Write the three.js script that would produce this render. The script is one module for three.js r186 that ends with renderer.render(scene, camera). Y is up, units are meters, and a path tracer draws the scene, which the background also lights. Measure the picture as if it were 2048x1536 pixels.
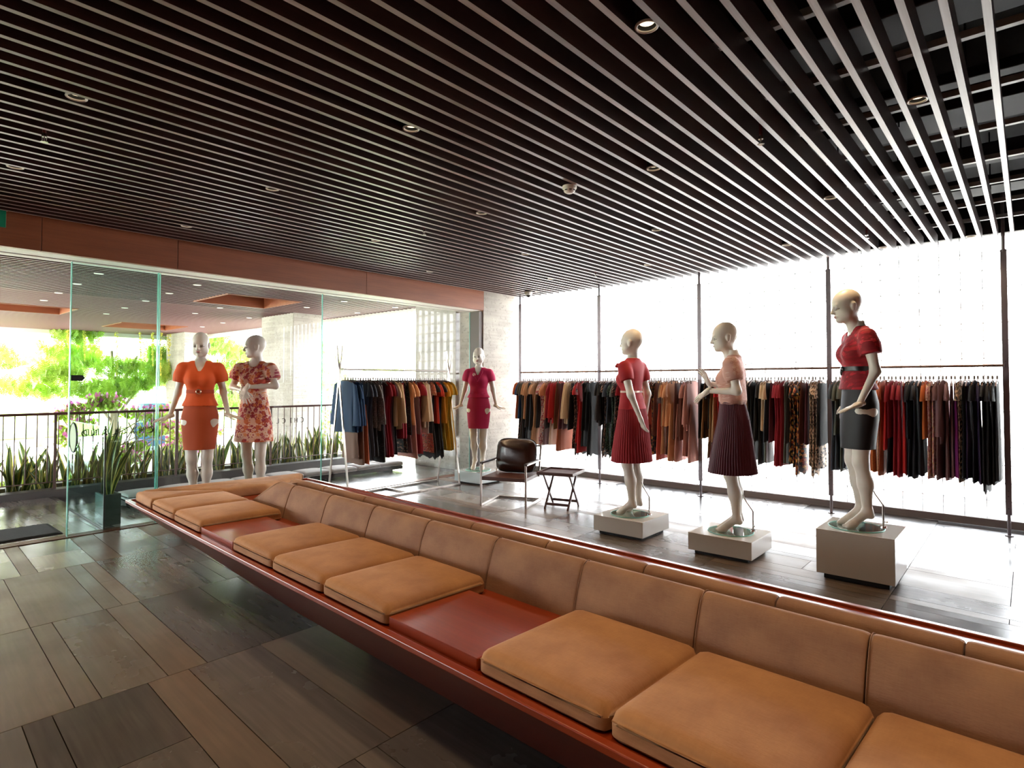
import * as THREE from 'three';
import { RoundedBoxGeometry } from 'three/addons/geometries/RoundedBoxGeometry.js';
import { TextGeometry } from 'three/addons/geometries/TextGeometry.js';
import { FontLoader } from 'three/addons/loaders/FontLoader.js';
import { mergeGeometries } from 'three/addons/utils/BufferGeometryUtils.js';

// ---------- camera, sky, sun, exposure ----------
// The room's axes: x runs along the shop front towards the glass-block wall, -z runs from the camera to the shop front.
const scene = new THREE.Scene();
const camera = new THREE.PerspectiveCamera(2 * Math.atan(768 / 1191.5) * 180 / Math.PI, 2048 / 1536, 0.05, 400);
camera.position.set(0, 1.4, 0);
{
  const yaw = 40.933 * Math.PI / 180, tilt = 1.4945 * Math.PI / 180;
  camera.lookAt(Math.cos(yaw) * Math.cos(tilt), 1.4 + Math.sin(tilt), -Math.sin(yaw) * Math.cos(tilt));
  camera.setViewOffset(2048, 1536, 0, 33, 2048, 1536);       // the lens was shifted up a little
}
camera.updateMatrixWorld(true);
const renderer = new THREE.WebGLRenderer({ antialias: true });
renderer.toneMapping = THREE.LinearToneMapping;
renderer.toneMappingExposure = 1.3;
renderer.shadowMap.enabled = true;
const SKY = 14, SUN = 30, LAMP = 3.4, BACKLAMP = 3.6;
{ // a bright hazy tropical sky, a little bluer overhead
  const W = 32, H = 16, d = new Float32Array(W * H * 4);
  for (let y = 0; y < H; y++) for (let x = 0; x < W; x++) {
    const up = Math.max(0, Math.sin(((y + 0.5) / H - 0.5) * Math.PI)), o = (y * W + x) * 4;
    d[o] = SKY * (1 - 0.34 * up); d[o + 1] = SKY * (1 - 0.22 * up); d[o + 2] = SKY * (1.01 - 0.08 * up); d[o + 3] = 1;
  }
  const t = new THREE.DataTexture(d, W, H, THREE.RGBAFormat, THREE.FloatType);
  t.mapping = THREE.EquirectangularReflectionMapping; t.magFilter = THREE.LinearFilter; t.needsUpdate = true;
  scene.background = t;
}
const sun = new THREE.DirectionalLight(new THREE.Color(1, 0.95, 0.86), SUN);
sun.position.set(-9, 34, -14); sun.target.position.set(2, 0, -8);
sun.castShadow = true; sun.shadow.mapSize.set(2048, 2048); sun.shadow.radius = 1;
Object.assign(sun.shadow.camera, { left: -40, right: 40, top: 40, bottom: -40, near: 1, far: 90 });
scene.add(sun, sun.target);

// ---------- helpers ----------
let seed = 1234567;
const reseed = (s) => { seed = s >>> 0; };
const rnd = () => { seed = (seed + 0x6d2b79f5) | 0; let t = Math.imul(seed ^ (seed >>> 15), 1 | seed); t = (t + Math.imul(t ^ (t >>> 7), 61 | t)) ^ t; return ((t ^ (t >>> 14)) >>> 0) / 4294967296; };
const rr = (a, b) => a + (b - a) * rnd();
const pick = (a) => a[Math.floor(rnd() * a.length) % a.length];
const clamp = (x, a, b) => Math.min(b, Math.max(a, x));
const lerp = (a, b, t) => a + (b - a) * t;
const V3 = (x, y, z) => new THREE.Vector3(x, y, z);
const P = (u, y, v) => V3(u, y, -v);                          // u along the front, v towards the front
const counts = {};
function numbered(name) {
  const n = counts[name] = (counts[name] ?? -1) + 1;
  return n ? name + '_' + String(n).padStart(3, '0') : name;
}
function obj(name, geo, mat, parent = scene) {
  const g = Array.isArray(geo) ? (geo.length === 1 ? geo[0] : join(geo)) : geo;
  const m = new THREE.Mesh(g, mat);
  m.castShadow = m.receiveShadow = true;
  if (parent === scene) m.name = numbered(name);
  else {
    const c = parent.userData._c ?? (parent.userData._c = {}); const n = c[name] = (c[name] ?? -1) + 1;
    m.name = n ? name + '_' + String(n).padStart(3, '0') : name;
  }
  parent.add(m);
  return m;
}
function tag(o, label, category, group, kind) {
  if (label) o.userData.label = label;
  if (category) o.userData.category = category;
  if (group) o.userData.group = group;
  if (kind) o.userData.kind = kind;
  return o;
}
function thing(name, label, category, pos = [0, 0, 0], turn = 0, group) {
  const o = new THREE.Group(); o.name = numbered(name); scene.add(o);
  o.position.set(...pos); o.rotation.y = turn;
  return tag(o, label, category, group);
}
function struct(name, label) { const o = new THREE.Group(); o.name = numbered(name); scene.add(o); return tag(o, label, null, null, 'structure'); }
function copyOf(root, name, label, group, pos, turn) {
  const keep = root.userData; const r = root.clone(); r.userData = { ...keep }; r.name = numbered(name); scene.add(r);
  if (pos) r.position.set(...pos);
  if (turn !== undefined) r.rotation.y = turn;
  return tag(r, label, null, group);
}
function join(list) {
  const l = list.map((g) => {
    const n = g.index ? g.toNonIndexed() : g.clone();
    for (const k of Object.keys(n.attributes)) if (!['position', 'normal', 'uv'].includes(k)) n.deleteAttribute(k);
    if (!n.attributes.uv) n.setAttribute('uv', new THREE.BufferAttribute(new Float32Array(n.attributes.position.count * 2), 2));
    n.clearGroups();
    return n;
  });
  return mergeGeometries(l);
}
// uv in metres, grain along the named axis
function uvm(g, grain = 'x', s = 1) {
  const n = g.index ? g.toNonIndexed() : g, p = n.attributes.position, q = n.attributes.normal, uv = new Float32Array(p.count * 2), G = 'xyz'.indexOf(grain);
  for (let i = 0; i < p.count; i++) {
    const a = [p.getX(i), p.getY(i), p.getZ(i)], b = [Math.abs(q.getX(i)), Math.abs(q.getY(i)), Math.abs(q.getZ(i))];
    const k = b[0] > b[1] && b[0] > b[2] ? 0 : b[1] > b[2] ? 1 : 2;
    const others = [0, 1, 2].filter((j) => j !== k);
    let U = others[0], W = others[1];
    if (G === W) [U, W] = [W, U];
    uv[i * 2] = a[U] * s + a[k] * 0.37; uv[i * 2 + 1] = a[W] * s + a[k] * 0.61;
  }
  n.setAttribute('uv', new THREE.BufferAttribute(uv, 2));
  return n;
}
const box = (w, h, d, x = 0, y = 0, z = 0) => new THREE.BoxGeometry(w, h, d).translate(x, y, z);
const rbox = (w, h, d, r, x = 0, y = 0, z = 0, seg = 2) => new RoundedBoxGeometry(w, h, d, seg, Math.min(r, w / 2.01, h / 2.01, d / 2.01)).translate(x, y, z);
const span = (x0, x1, y0, y1, z0, z1) => box(x1 - x0, y1 - y0, z1 - z0, (x0 + x1) / 2, (y0 + y1) / 2, (z0 + z1) / 2);
const rspan = (x0, x1, y0, y1, z0, z1, r, seg) => rbox(x1 - x0, y1 - y0, z1 - z0, r, (x0 + x1) / 2, (y0 + y1) / 2, (z0 + z1) / 2, seg);
const cyl = (r0, r1, h, x = 0, y = 0, z = 0, n = 16) => new THREE.CylinderGeometry(r0, r1, h, n).translate(x, y, z);
function bar(a, b, w, d, r = 0.002) {                         // square bar between two points
  const dir = b.clone().sub(a), L = dir.length(), g = rbox(w, L, d, r, 0, 0, 0, 1);
  const q = new THREE.Quaternion().setFromUnitVectors(V3(0, 1, 0), dir.normalize());
  return g.applyQuaternion(q).translate((a.x + b.x) / 2, (a.y + b.y) / 2, (a.z + b.z) / 2);
}
function rod(a, b, r, n = 8) {
  const dir = b.clone().sub(a), L = dir.length(), g = new THREE.CylinderGeometry(r, r, L, n);
  return g.applyQuaternion(new THREE.Quaternion().setFromUnitVectors(V3(0, 1, 0), dir.normalize())).translate((a.x + b.x) / 2, (a.y + b.y) / 2, (a.z + b.z) / 2);
}
const tube = (pts, r, n = 24, s = 8, closed = false, tension = 0.5) => new THREE.TubeGeometry(new THREE.CatmullRomCurve3(pts, closed, 'catmullrom', tension), n, r, s, closed);

// ---------- textures ----------
const hash = (x, y, s) => { let h = Math.imul(x, 374761393) + Math.imul(y, 668265263) + Math.imul(s, 974634777); h = Math.imul(h ^ (h >>> 13), 1274126177); return ((h ^ (h >>> 16)) >>> 0) / 4294967296; };
function vnoise(x, y, px, py, s) {
  const x0 = Math.floor(x), y0 = Math.floor(y), fx = x - x0, fy = y - y0, a = fx * fx * (3 - 2 * fx), b = fy * fy * (3 - 2 * fy);
  const w = (i, p) => ((i % p) + p) % p, h = (i, j) => hash(w(i, px), w(j, py), s);
  return lerp(lerp(h(x0, y0), h(x0 + 1, y0), a), lerp(h(x0, y0 + 1), h(x0 + 1, y0 + 1), a), b);
}
function fbm(x, y, px, py, s, oct = 4) { let v = 0, a = 0.5, t = 0; for (let i = 0; i < oct; i++) { v += a * vnoise(x, y, px, py, s + i); t += a; a *= 0.5; x *= 2; y *= 2; px *= 2; py *= 2; } return v / t; }
function texture(w, h, fn, srgb = true, metres = [1, 1]) {
  const d = new Uint8Array(w * h * 4);
  for (let y = 0; y < h; y++) for (let x = 0; x < w; x++) { const c = fn(x / w, y / h), o = (y * w + x) * 4; for (let k = 0; k < 3; k++) d[o + k] = clamp(c[k], 0, 255); d[o + 3] = 255; }
  const t = new THREE.DataTexture(d, w, h);
  t.wrapS = t.wrapT = THREE.RepeatWrapping; t.magFilter = THREE.LinearFilter; t.minFilter = THREE.LinearMipmapLinearFilter; t.generateMipmaps = true;
  t.repeat.set(1 / metres[0], 1 / metres[1]);
  if (srgb) t.colorSpace = THREE.SRGBColorSpace;
  t.needsUpdate = true;
  return t;
}
const rgb = (hex) => [(hex >> 16) & 255, (hex >> 8) & 255, hex & 255];
const mixc = (a, b, t) => [lerp(a[0], b[0], t), lerp(a[1], b[1], t), lerp(a[2], b[2], t)];
function woodTex(dark, light, metres, s, fine = 40) {
  const A = rgb(dark), B = rgb(light);
  return texture(512, 256, (x, y) => {
    const w = fbm(x * 3, y * 6, 3, 6, s, 3) * 0.5, g = fbm(x * 4 + w, y * fine, 4, fine, s + 9, 4), l = fbm(x * 3, y * 9 + w * 3, 3, 9, s + 20, 3);
    return mixc(A, B, clamp(0.55 * g + 0.65 * l - 0.1, 0, 1));
  }, true, metres);
}
const greyNoise = (nx, ny, s, lo, hi, w = 256, metres = [1, 1], oct = 5) => texture(w, w, (x, y) => { const v = lerp(lo, hi, fbm(x * nx, y * ny, nx, ny, s, oct)); return [v, v, v]; }, false, metres);

const std = (o) => new THREE.MeshStandardMaterial(o);
const phy = (o) => new THREE.MeshPhysicalMaterial(o);
const M = {};
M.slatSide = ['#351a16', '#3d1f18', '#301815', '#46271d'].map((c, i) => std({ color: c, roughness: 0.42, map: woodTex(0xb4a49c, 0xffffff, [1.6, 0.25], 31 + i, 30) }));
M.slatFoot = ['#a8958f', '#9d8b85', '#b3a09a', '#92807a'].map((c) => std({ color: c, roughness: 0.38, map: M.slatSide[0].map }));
M.fascia = std({ color: '#ffffff', roughness: 0.5, map: woodTex(0x7a3f22, 0x96532f, [1.2, 0.5], 3, 60) });
M.benchWood = phy({ color: '#ffffff', roughness: 0.3, map: woodTex(0x7d2a0e, 0x9c3a14, [1.1, 0.35], 7, 50), clearcoat: 0.5, clearcoatRoughness: 0.18 });
M.benchHull = phy({ color: '#ffffff', roughness: 0.34, map: woodTex(0x4c1a10, 0x642617, [1.1, 0.35], 8, 50), clearcoat: 0.4, clearcoatRoughness: 0.22 });
M.black = std({ color: '#0c0b0b', roughness: 0.7 });
M.velvetBump = texture(256, 256, (x, y) => { const v = 128 + 70 * (fbm(x * 64, y * 64, 64, 64, 71, 2) - 0.5) + 60 * (vnoise(x * 128, y * 24, 128, 24, 5) - 0.5); return [v, v, v]; }, false, [0.35, 0.35]);
const velvetTex = (a, b, s) => texture(512, 512, (x, y) => {
  const blot = fbm(x * 7, y * 7, 7, 7, s, 5), weave = vnoise(x * 220, y * 40, 220, 40, s + 3) * 0.5 + vnoise(x * 40, y * 220, 40, 220, s + 4) * 0.5;
  return mixc(rgb(a), rgb(b), clamp(0.1 + 0.9 * (blot * 1.5 - 0.28) + 0.28 * (weave - 0.5), 0, 1));
}, true, [0.9, 0.9]);
M.velvetSeat = phy({ color: '#ffffff', roughness: 0.85, map: velvetTex(0x9a6a44, 0xb8875a, 11), bumpMap: M.velvetBump, bumpScale: 0.0012, sheen: 0.6, sheenRoughness: 0.45, sheenColor: new THREE.Color(0.6, 0.42, 0.3) });
M.velvetBack = phy({ color: '#ffffff', roughness: 0.85, map: velvetTex(0x85604a, 0xa17a5c, 14), bumpMap: M.velvetBump, bumpScale: 0.0012, sheen: 0.6, sheenRoughness: 0.45, sheenColor: new THREE.Color(0.55, 0.42, 0.34) });
const concreteTex = (a, b, s) => texture(512, 512, (x, y) => {
  const n = fbm(x * 4, y * 4, 4, 4, s, 6), st = fbm(x * 60, y * 3, 60, 3, s + 7, 3), pit = fbm(x * 50, y * 50, 50, 50, s + 9, 2);
  return mixc(rgb(a), rgb(b), clamp(0.8 * n + 0.35 * (st - 0.4) + (pit > 0.72 ? -0.25 : 0), 0, 1));
}, true, [1.5, 1.5]);
M.concrete = std({ color: '#ffffff', roughness: 0.75, map: concreteTex(0x7f7870, 0xc0b8ac, 21), bumpMap: greyNoise(40, 40, 5, 60, 200, 256, [0.7, 0.7]), bumpScale: 0.003 });
M.concreteOut = std({ color: '#ffffff', roughness: 0.8, map: concreteTex(0x8f8a80, 0xd2cdc2, 27), bumpMap: M.concrete.bumpMap, bumpScale: 0.004 });
M.kerb = std({ color: '#8b7d74', roughness: 0.7, map: greyNoise(8, 8, 61, 190, 255) });
const stoneTex = texture(512, 512, (x, y) => { const v = 186 + 69 * clamp(0.6 * fbm(x * 5, y * 3, 5, 3, 41, 5) + 0.6 * fbm(x * 6, y * 60, 6, 60, 43, 3) - 0.1, 0, 1); return [v, v, v * 0.985]; }, true, [1.7, 0.9]);
const stoneRough = texture(256, 256, (x, y) => { const v = 120 + 110 * fbm(x * 6, y * 6, 6, 6, 47, 5); return [v, v, v]; }, false, [1.1, 1.1]);
M.tiles = [['#6f6763', .3], ['#5d5653', .27], ['#817872', .34], ['#7d6c60', .46], ['#8c7a6d', .5], ['#544d4b', .25], ['#9a928e', .3], ['#6b5f58', .42]].map(([c, r]) => std({ color: c, roughness: r * 1.2, map: stoneTex, roughnessMap: stoneRough }));
M.grout = std({ color: '#4a413c', roughness: 0.9 });
M.pale = std({ color: '#d8d2c8', roughness: 0.8, map: greyNoise(6, 6, 91, 200, 255, 256, [4, 4]) });
M.white = std({ color: '#e4ded6', roughness: 0.6 });
M.steel = std({ color: '#9a9490', roughness: 0.35, metalness: 0.85 });
M.postSteel = std({ color: '#7d7478', roughness: 0.42, metalness: 0.55 });
M.chrome = std({ color: '#d8d6d4', roughness: 0.1, metalness: 1 });
M.satin = std({ color: '#c4bab2', roughness: 0.28, metalness: 0.9 });
M.galv = std({ color: '#b4b1ae', roughness: 0.5, metalness: 0.2 });
M.plenum = std({ color: '#080809', roughness: 0.85 });
M.duct = std({ color: '#242428', roughness: 0.6, metalness: 0.3 });
const pane = (c, s = 0.8, rough = 0.0) => phy({ color: c, transmission: 1, thickness: 0, roughness: rough, ior: 1.5, specularIntensity: s });
M.glass = pane(new THREE.Color(0.955, 0.98, 0.97));
M.doorGlass = pane(new THREE.Color(0.83, 0.935, 0.915));
M.tealGlass = pane(new THREE.Color(0.62, 0.85, 0.83));
M.edgeGlass = phy({ color: new THREE.Color(0.42, 0.8, 0.72), transmission: 0.55, thickness: 0, roughness: 0.25 });
M.block = phy({ color: new THREE.Color(0.985, 0.992, 0.99), transmission: 1, thickness: 0, roughness: 0.3, ior: 1.45, specularIntensity: 0.7 });
M.blockRim = phy({ color: new THREE.Color(0.88, 0.9, 0.9), transmission: 0.92, thickness: 0, roughness: 0.6 });
M.mortar = phy({ color: '#d9d9da', roughness: 1, transmission: 0.02, thickness: 0 });
M.skin = phy({ color: '#d9d0c3', roughness: 0.42, clearcoat: 0.15, clearcoatRoughness: 0.35 });
M.lip = std({ color: '#a5101f', roughness: 0.35 });
M.lash = std({ color: '#1d1512', roughness: 0.6 });
M.shade = std({ color: '#a69c98', roughness: 0.6 });
M.leather = phy({ color: '#3a1c0d', roughness: 0.3, map: texture(256, 256, (x, y) => { const v = fbm(x * 5, y * 5, 5, 5, 55, 5); return mixc([150, 120, 105], [255, 235, 215], v); }), clearcoat: 0.35, clearcoatRoughness: 0.25, bumpMap: greyNoise(30, 30, 12, 60, 200, 256, [0.2, 0.2]), bumpScale: 0.002 });
M.darkWood = std({ color: '#ffffff', roughness: 0.42, map: woodTex(0x3d1c10, 0x55281a, [0.8, 0.2], 77, 40) });
M.plinth = phy({ color: '#b9b1a6', roughness: 0.3, clearcoat: 0.7, clearcoatRoughness: 0.06 });
M.backGlassPlinth = phy({ color: '#c9d2d2', roughness: 0.2, clearcoat: 1, clearcoatRoughness: 0.03 });
// ---------- the shell of the room ----------
const UW = 7.5, UL = -3.3, VB = -3.4, VF = 6.65, CEIL = 2.77, BLK = 0.1746;
const inFrame = (p, m = 0.08) => { const q = p.clone().project(camera); return Math.abs(q.x) < 1 + m && Math.abs(q.y) < 1 + m && q.z < 1; };

{ // stone floor: rows of sheared strips, each stone its own piece
  reseed(77);
  const floor = struct('floor', 'floor of grey and tan stone tiles laid in strips of mixed widths');
  obj('screed', span(UL - 0.2, 7.9, -0.2, -0.022, -6.72, 3.6), M.grout, floor);
  const SH = 0.0525, rows = []; for (let k = -3; k < 5; k++) rows.push([0.715 + 1.209 * k, 0.715 + 1.209 * (k + 1)]);
  rows[rows.length - 1][1] = 6.58;
  const cache = {}, rest = [];
  const geo = (w, l, alt) => cache[[w, l, alt]] ?? (cache[[w, l, alt]] = (() => {
    const g = uvm(box(w - 0.004, 0.022, l - 0.004, 0, -0.011, 0), 'z');
    const p = g.attributes.position, uv = g.attributes.uv;
    for (let i = 0; i < p.count; i++) { p.setX(i, p.getX(i) - SH * p.getZ(i)); uv.setXY(i, uv.getX(i) + alt * 0.37, uv.getY(i) + alt * 0.53); }
    return g;
  })());
  let single = 0;
  for (const [v0, v1] of rows) {
    let u = UL - 0.1; let wide = true;
    while (u < 7.44) {
      const w = wide ? pick([0.27, 0.36, 0.36, 0.45]) : pick([0.1, 0.1, 0.18]);
      const cuts = rnd() < 0.28 ? [[v0, (v0 + v1) / 2], [(v0 + v1) / 2, v1]] : [[v0, v1]];
      for (const [a, b] of cuts) {
        const tone = wide ? pick([0, 0, 1, 2, 5, 6, 3]) : pick([3, 4, 7, 4, 1]), vm = (a + b) / 2, x = u + w / 2 + SH * (vm - 4);
        const alt = Math.floor(rnd() * 3), lift = rr(-0.0006, 0), g = geo(w, +(b - a).toFixed(4), alt);
        if (inFrame(V3(x, 0, -vm), 0.15) && single < 298) { const m = obj('tile', g, M.tiles[tone], floor); m.position.set(x, lift, -vm); single++; }
        else rest.push(g.clone().translate(x, 0, -vm));
      }
      u += w; wide = rnd() < 0.25 ? wide : !wide;
    }
  }
  tag(obj('floor_tile', rest, M.tiles[0], floor), null, null, null, 'stuff');
}

{ // slatted ceiling under a dark plenum
  reseed(5);
  const ceil = struct('ceiling', 'slatted dark wood ceiling hung under a black plenum');
  obj('slab', span(UL - 0.2, 7.9, 3.35, 3.6, -7.0, 3.6), M.plenum, ceil);
  const x0 = UL, x1 = 7.32, g = box(x1 - x0, 0.122, 0.027, (x0 + x1) / 2, CEIL + 0.061, 0);
  const p = g.attributes.position, uv = g.attributes.uv, n = g.attributes.normal;
  for (let i = 0; i < p.count; i++) uv.setXY(i, p.getX(i), Math.abs(n.getY(i)) > 0.5 ? p.getZ(i) : p.getY(i));
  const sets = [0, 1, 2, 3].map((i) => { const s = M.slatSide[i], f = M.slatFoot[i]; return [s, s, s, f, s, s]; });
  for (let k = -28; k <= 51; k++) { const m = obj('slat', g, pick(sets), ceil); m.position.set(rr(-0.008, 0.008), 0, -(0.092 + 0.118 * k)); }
  for (let u = -3; u < 7.3; u += 0.62) obj('cross_rail', span(u, u + 0.032, 2.893, 2.925, -6.2, 3.3), M.galv, ceil);
  for (const [a, b, y0, y1] of [[6.55, 6.85, 3.1, 3.2], [5.4, 5.62, 3.02, 3.12], [4.5, 4.86, 3.08, 3.26], [3.9, 4.0, 3.0, 3.06], [3.1, 3.4, 3.05, 3.3]])
    obj('duct', rspan(a, b, y0, y1, -2.6, 2.5, 0.01), M.duct, ceil);
  for (const [u, v] of [[5.0, 0.32], [4.1, 0.55], [5.9, 0.2], [6.4, 0.9], [3.5, 0.2], [4.7, 1.0], [5.5, 0.75]]) obj('hanger_wire', cyl(0.005, 0.005, 0.46, u, 3.13, -v, 6), M.black, ceil);
}

{ // glass-block wall with its kerb and head beam
  const wall = struct('wall_right', 'wall of square glass blocks standing on a low brown kerb');
  const yTop = 2.87, y0 = 2.6935 - 15 * BLK, vEdge = 1.9043;
  obj('kerb', span(UW - 0.03, UW + 0.15, 0, y0, -6.46, 3.4), M.kerb, wall);
  obj('head_beam', span(UW, UW + 0.2, yTop, 3.36, -6.9, 3.4), M.plenum, wall);
  const nMin = Math.ceil((vEdge - 6.44) / BLK), nMax = Math.floor((vEdge + 1.3) / BLK);      // joints run from the column to past the frame
  const joints = [];
  for (let n = nMin; n <= nMax; n++) { const v = vEdge - BLK * n; joints.push(span(UW + 0.008, UW + 0.075, y0, yTop, -v - 0.003, -v + 0.003)); }
  for (let m = 0; m <= 15; m++) { const y = 2.6935 - BLK * m; joints.push(span(UW + 0.0085, UW + 0.0745, y - 0.003, y + 0.003, -(vEdge - BLK * nMin), -(vEdge - BLK * nMax))); }
  obj('mortar_joint', joints, M.mortar, wall);
  // one block: two pressed faces with a rounded dish and a rounded inner wall
  const s = BLK - 0.007, face = (x, out) => {
    const N = 10, g = new THREE.PlaneGeometry(s, s, N, N), p = g.attributes.position;
    for (let i = 0; i < p.count; i++) {
      const a = Math.abs(p.getX(i)) / (s / 2), b = Math.abs(p.getY(i)) / (s / 2), r = Math.pow(a ** 5 + b ** 5, 1 / 5);
      p.setZ(i, (r > 0.97 ? -0.006 : r > 0.8 ? 0.002 : -0.0025 + 0.0025 * Math.cos(r * 3.6)));
    }
    g.computeVertexNormals();
    return g.rotateY(out > 0 ? Math.PI / 2 : -Math.PI / 2).translate(x, 0, 0);
  };
  const ring = new THREE.Shape(); const q = s / 2 - 0.012, c = 0.05;
  ring.moveTo(-q + c, -q); ring.lineTo(q - c, -q); ring.quadraticCurveTo(q, -q, q, -q + c); ring.lineTo(q, q - c); ring.quadraticCurveTo(q, q, q - c, q); ring.lineTo(-q + c, q); ring.quadraticCurveTo(-q, q, -q, q - c); ring.lineTo(-q, -q + c); ring.quadraticCurveTo(-q, -q, -q + c, -q);
  const pts = ring.getPoints(4), pos = [], nor = [], uv = [];
  for (let i = 0; i < pts.length - 1; i++) {
    const A = pts[i], B = pts[i + 1], nx = -(A.y + B.y), ny = -(A.x + B.x), L = Math.hypot(nx, ny);
    for (const [t, x] of [[A, 0.012], [B, 0.012], [B, 0.07], [A, 0.012], [B, 0.07], [A, 0.07]]) { pos.push(x, t.y, t.x); nor.push(0, nx / L, ny / L); uv.push(0, 0); }
  }
  const inner = new THREE.BufferGeometry();
  inner.setAttribute('position', new THREE.Float32BufferAttribute(pos, 3)); inner.setAttribute('normal', new THREE.Float32BufferAttribute(nor, 3)); inner.setAttribute('uv', new THREE.Float32BufferAttribute(uv, 2));
  const blockGeo = join([face(0.008, -1), face(0.078, 1), inner]);
  const spots = [];
  for (let n = nMin; n < nMax; n++) for (let m = -1; m < 15; m++) {
    const v = vEdge - BLK * (n + 0.5), y = 2.6935 - BLK * (m + 0.5);
    spots.push(V3(UW, y, -v));
  }
  const seen = spots.filter((t) => inFrame(t, 0.02)).sort((a, b) => b.z - a.z), first = new Set(seen.slice(0, 298));
  for (const t of first) obj('glass_block', blockGeo, M.block, wall).position.copy(t);
  const rest = spots.filter((t) => !first.has(t)), inst = new THREE.InstancedMesh(blockGeo, M.block, rest.length);
  rest.forEach((t, i) => inst.setMatrixAt(i, new THREE.Matrix4().makeTranslation(t.x, t.y, t.z)));
  inst.name = 'glass_blocks_beyond'; inst.userData.kind = 'stuff'; inst.castShadow = inst.receiveShadow = true; wall.add(inst);
  obj('solid_end', span(UW, UW + 0.2, 0, 3.35, -(vEdge - BLK * nMax) + 0.0, 3.4), M.fascia, wall);
}
{ // far walls that close the room
  const w1 = struct('wall_left', 'wood panelled wall closing the left of the shop');
  obj('panelling', uvm(span(UL - 0.2, UL, 0, 3.35, -6.3, 3.4), 'x'), M.fascia, w1);
  const w2 = struct('wall_back', 'wood panelled wall behind the camera');
  obj('panelling', uvm(span(UL, UW, 0, 3.35, 3.4, 3.6), 'x'), M.fascia, w2);
}
{ // board-marked concrete column in the corner, dark channel beside it
  const c = struct('column_corner', 'fair-faced concrete column between shop front and glass blocks');
  obj('shaft', uvm(rspan(6.74, 7.56, 0, 3.35, -7.0, -6.44, 0.008), 'y'), M.concrete, c);
  obj('channel', span(6.665, 6.742, 0, 2.52, -6.66, -6.46), std({ color: '#4a3c36', roughness: 0.5 }), c);
}
{ // wood fascia over the shop front, in panels, with a pale soffit and the door track
  const f = struct('trim_1', 'warm wood veneer fascia over the glass shop front');
  const edges = [-3.3, -1.12, 0.03, 1.18, 2.25, 4.46, 6.6], y0 = 2.518;
  for (let i = 0; i < edges.length - 1; i++) obj('fascia_panel', uvm(rspan(edges[i] + 0.002, edges[i + 1] - 0.002, y0, 3.05, -6.36, -6.3, 0.002), 'x'), M.fascia, f);
  obj('core', span(UL, 6.6, y0 + 0.012, 3.35, -6.72, -6.36), M.plenum, f);
  obj('soffit', span(UL, 6.598, y0, y0 + 0.012, -6.565, -6.361), M.white, f);
  obj('soffit', span(UL, 6.598, y0 - 0.004, y0 + 0.012, -6.72, -6.6), M.white, f);
  obj('track_slot', span(UL, 6.598, y0 + 0.002, y0 + 0.012, -6.6, -6.565), M.darkWood, f);
  obj('end_return', uvm(span(6.6, 6.604, y0, 3.05, -6.72, -6.3), 'x'), M.fascia, f);
  const t = struct('trim_2', 'bronze door track let into the floor');
  for (const v of [6.585, 6.62, 6.655, 6.69]) obj('track_rail', rspan(UL, 6.66, -0.012, 0.006, -v - 0.026, -v, 0.002), std({ color: '#6e4a38', roughness: 0.35, metalness: 0.7 }), t);
}
function glassPanel(root, u0, u1, v, mat, y0 = 0.008, y1 = 2.515) {
  const g = new THREE.PlaneGeometry(u1 - u0, y1 - y0).translate((u0 + u1) / 2, (y0 + y1) / 2, -v);
  obj('pane', g, mat, root);
  obj('pane_edge', [span(u0 - 0.006, u0, y0, y1, -v - 0.006, -v + 0.006), span(u1, u1 + 0.006, y0, y1, -v - 0.006, -v + 0.006)], M.edgeGlass, root);
}
{
  const w = struct('window_1', 'fixed frameless glass of the shop front beside the doors'); glassPanel(w, 2.2, 4.055, 6.665, M.glass);
  const w2 = struct('window_2', 'fixed frameless glass of the shop front beside the concrete column'); glassPanel(w2, 4.067, 6.66, 6.665, M.glass);
  const w3 = struct('window_3', 'fixed frameless glass of the shop front left of the opening'); glassPanel(w3, -3.3, -0.3, 6.665, M.glass);
  const d1 = struct('door_1', 'sliding glass door leaf pushed open'); glassPanel(d1, 1.467, 2.185, 6.61, M.doorGlass);
  const d2 = struct('door_2', 'second sliding glass leaf parked behind the first'); glassPanel(d2, 1.47, 2.21, 6.645, M.doorGlass);
}

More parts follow.
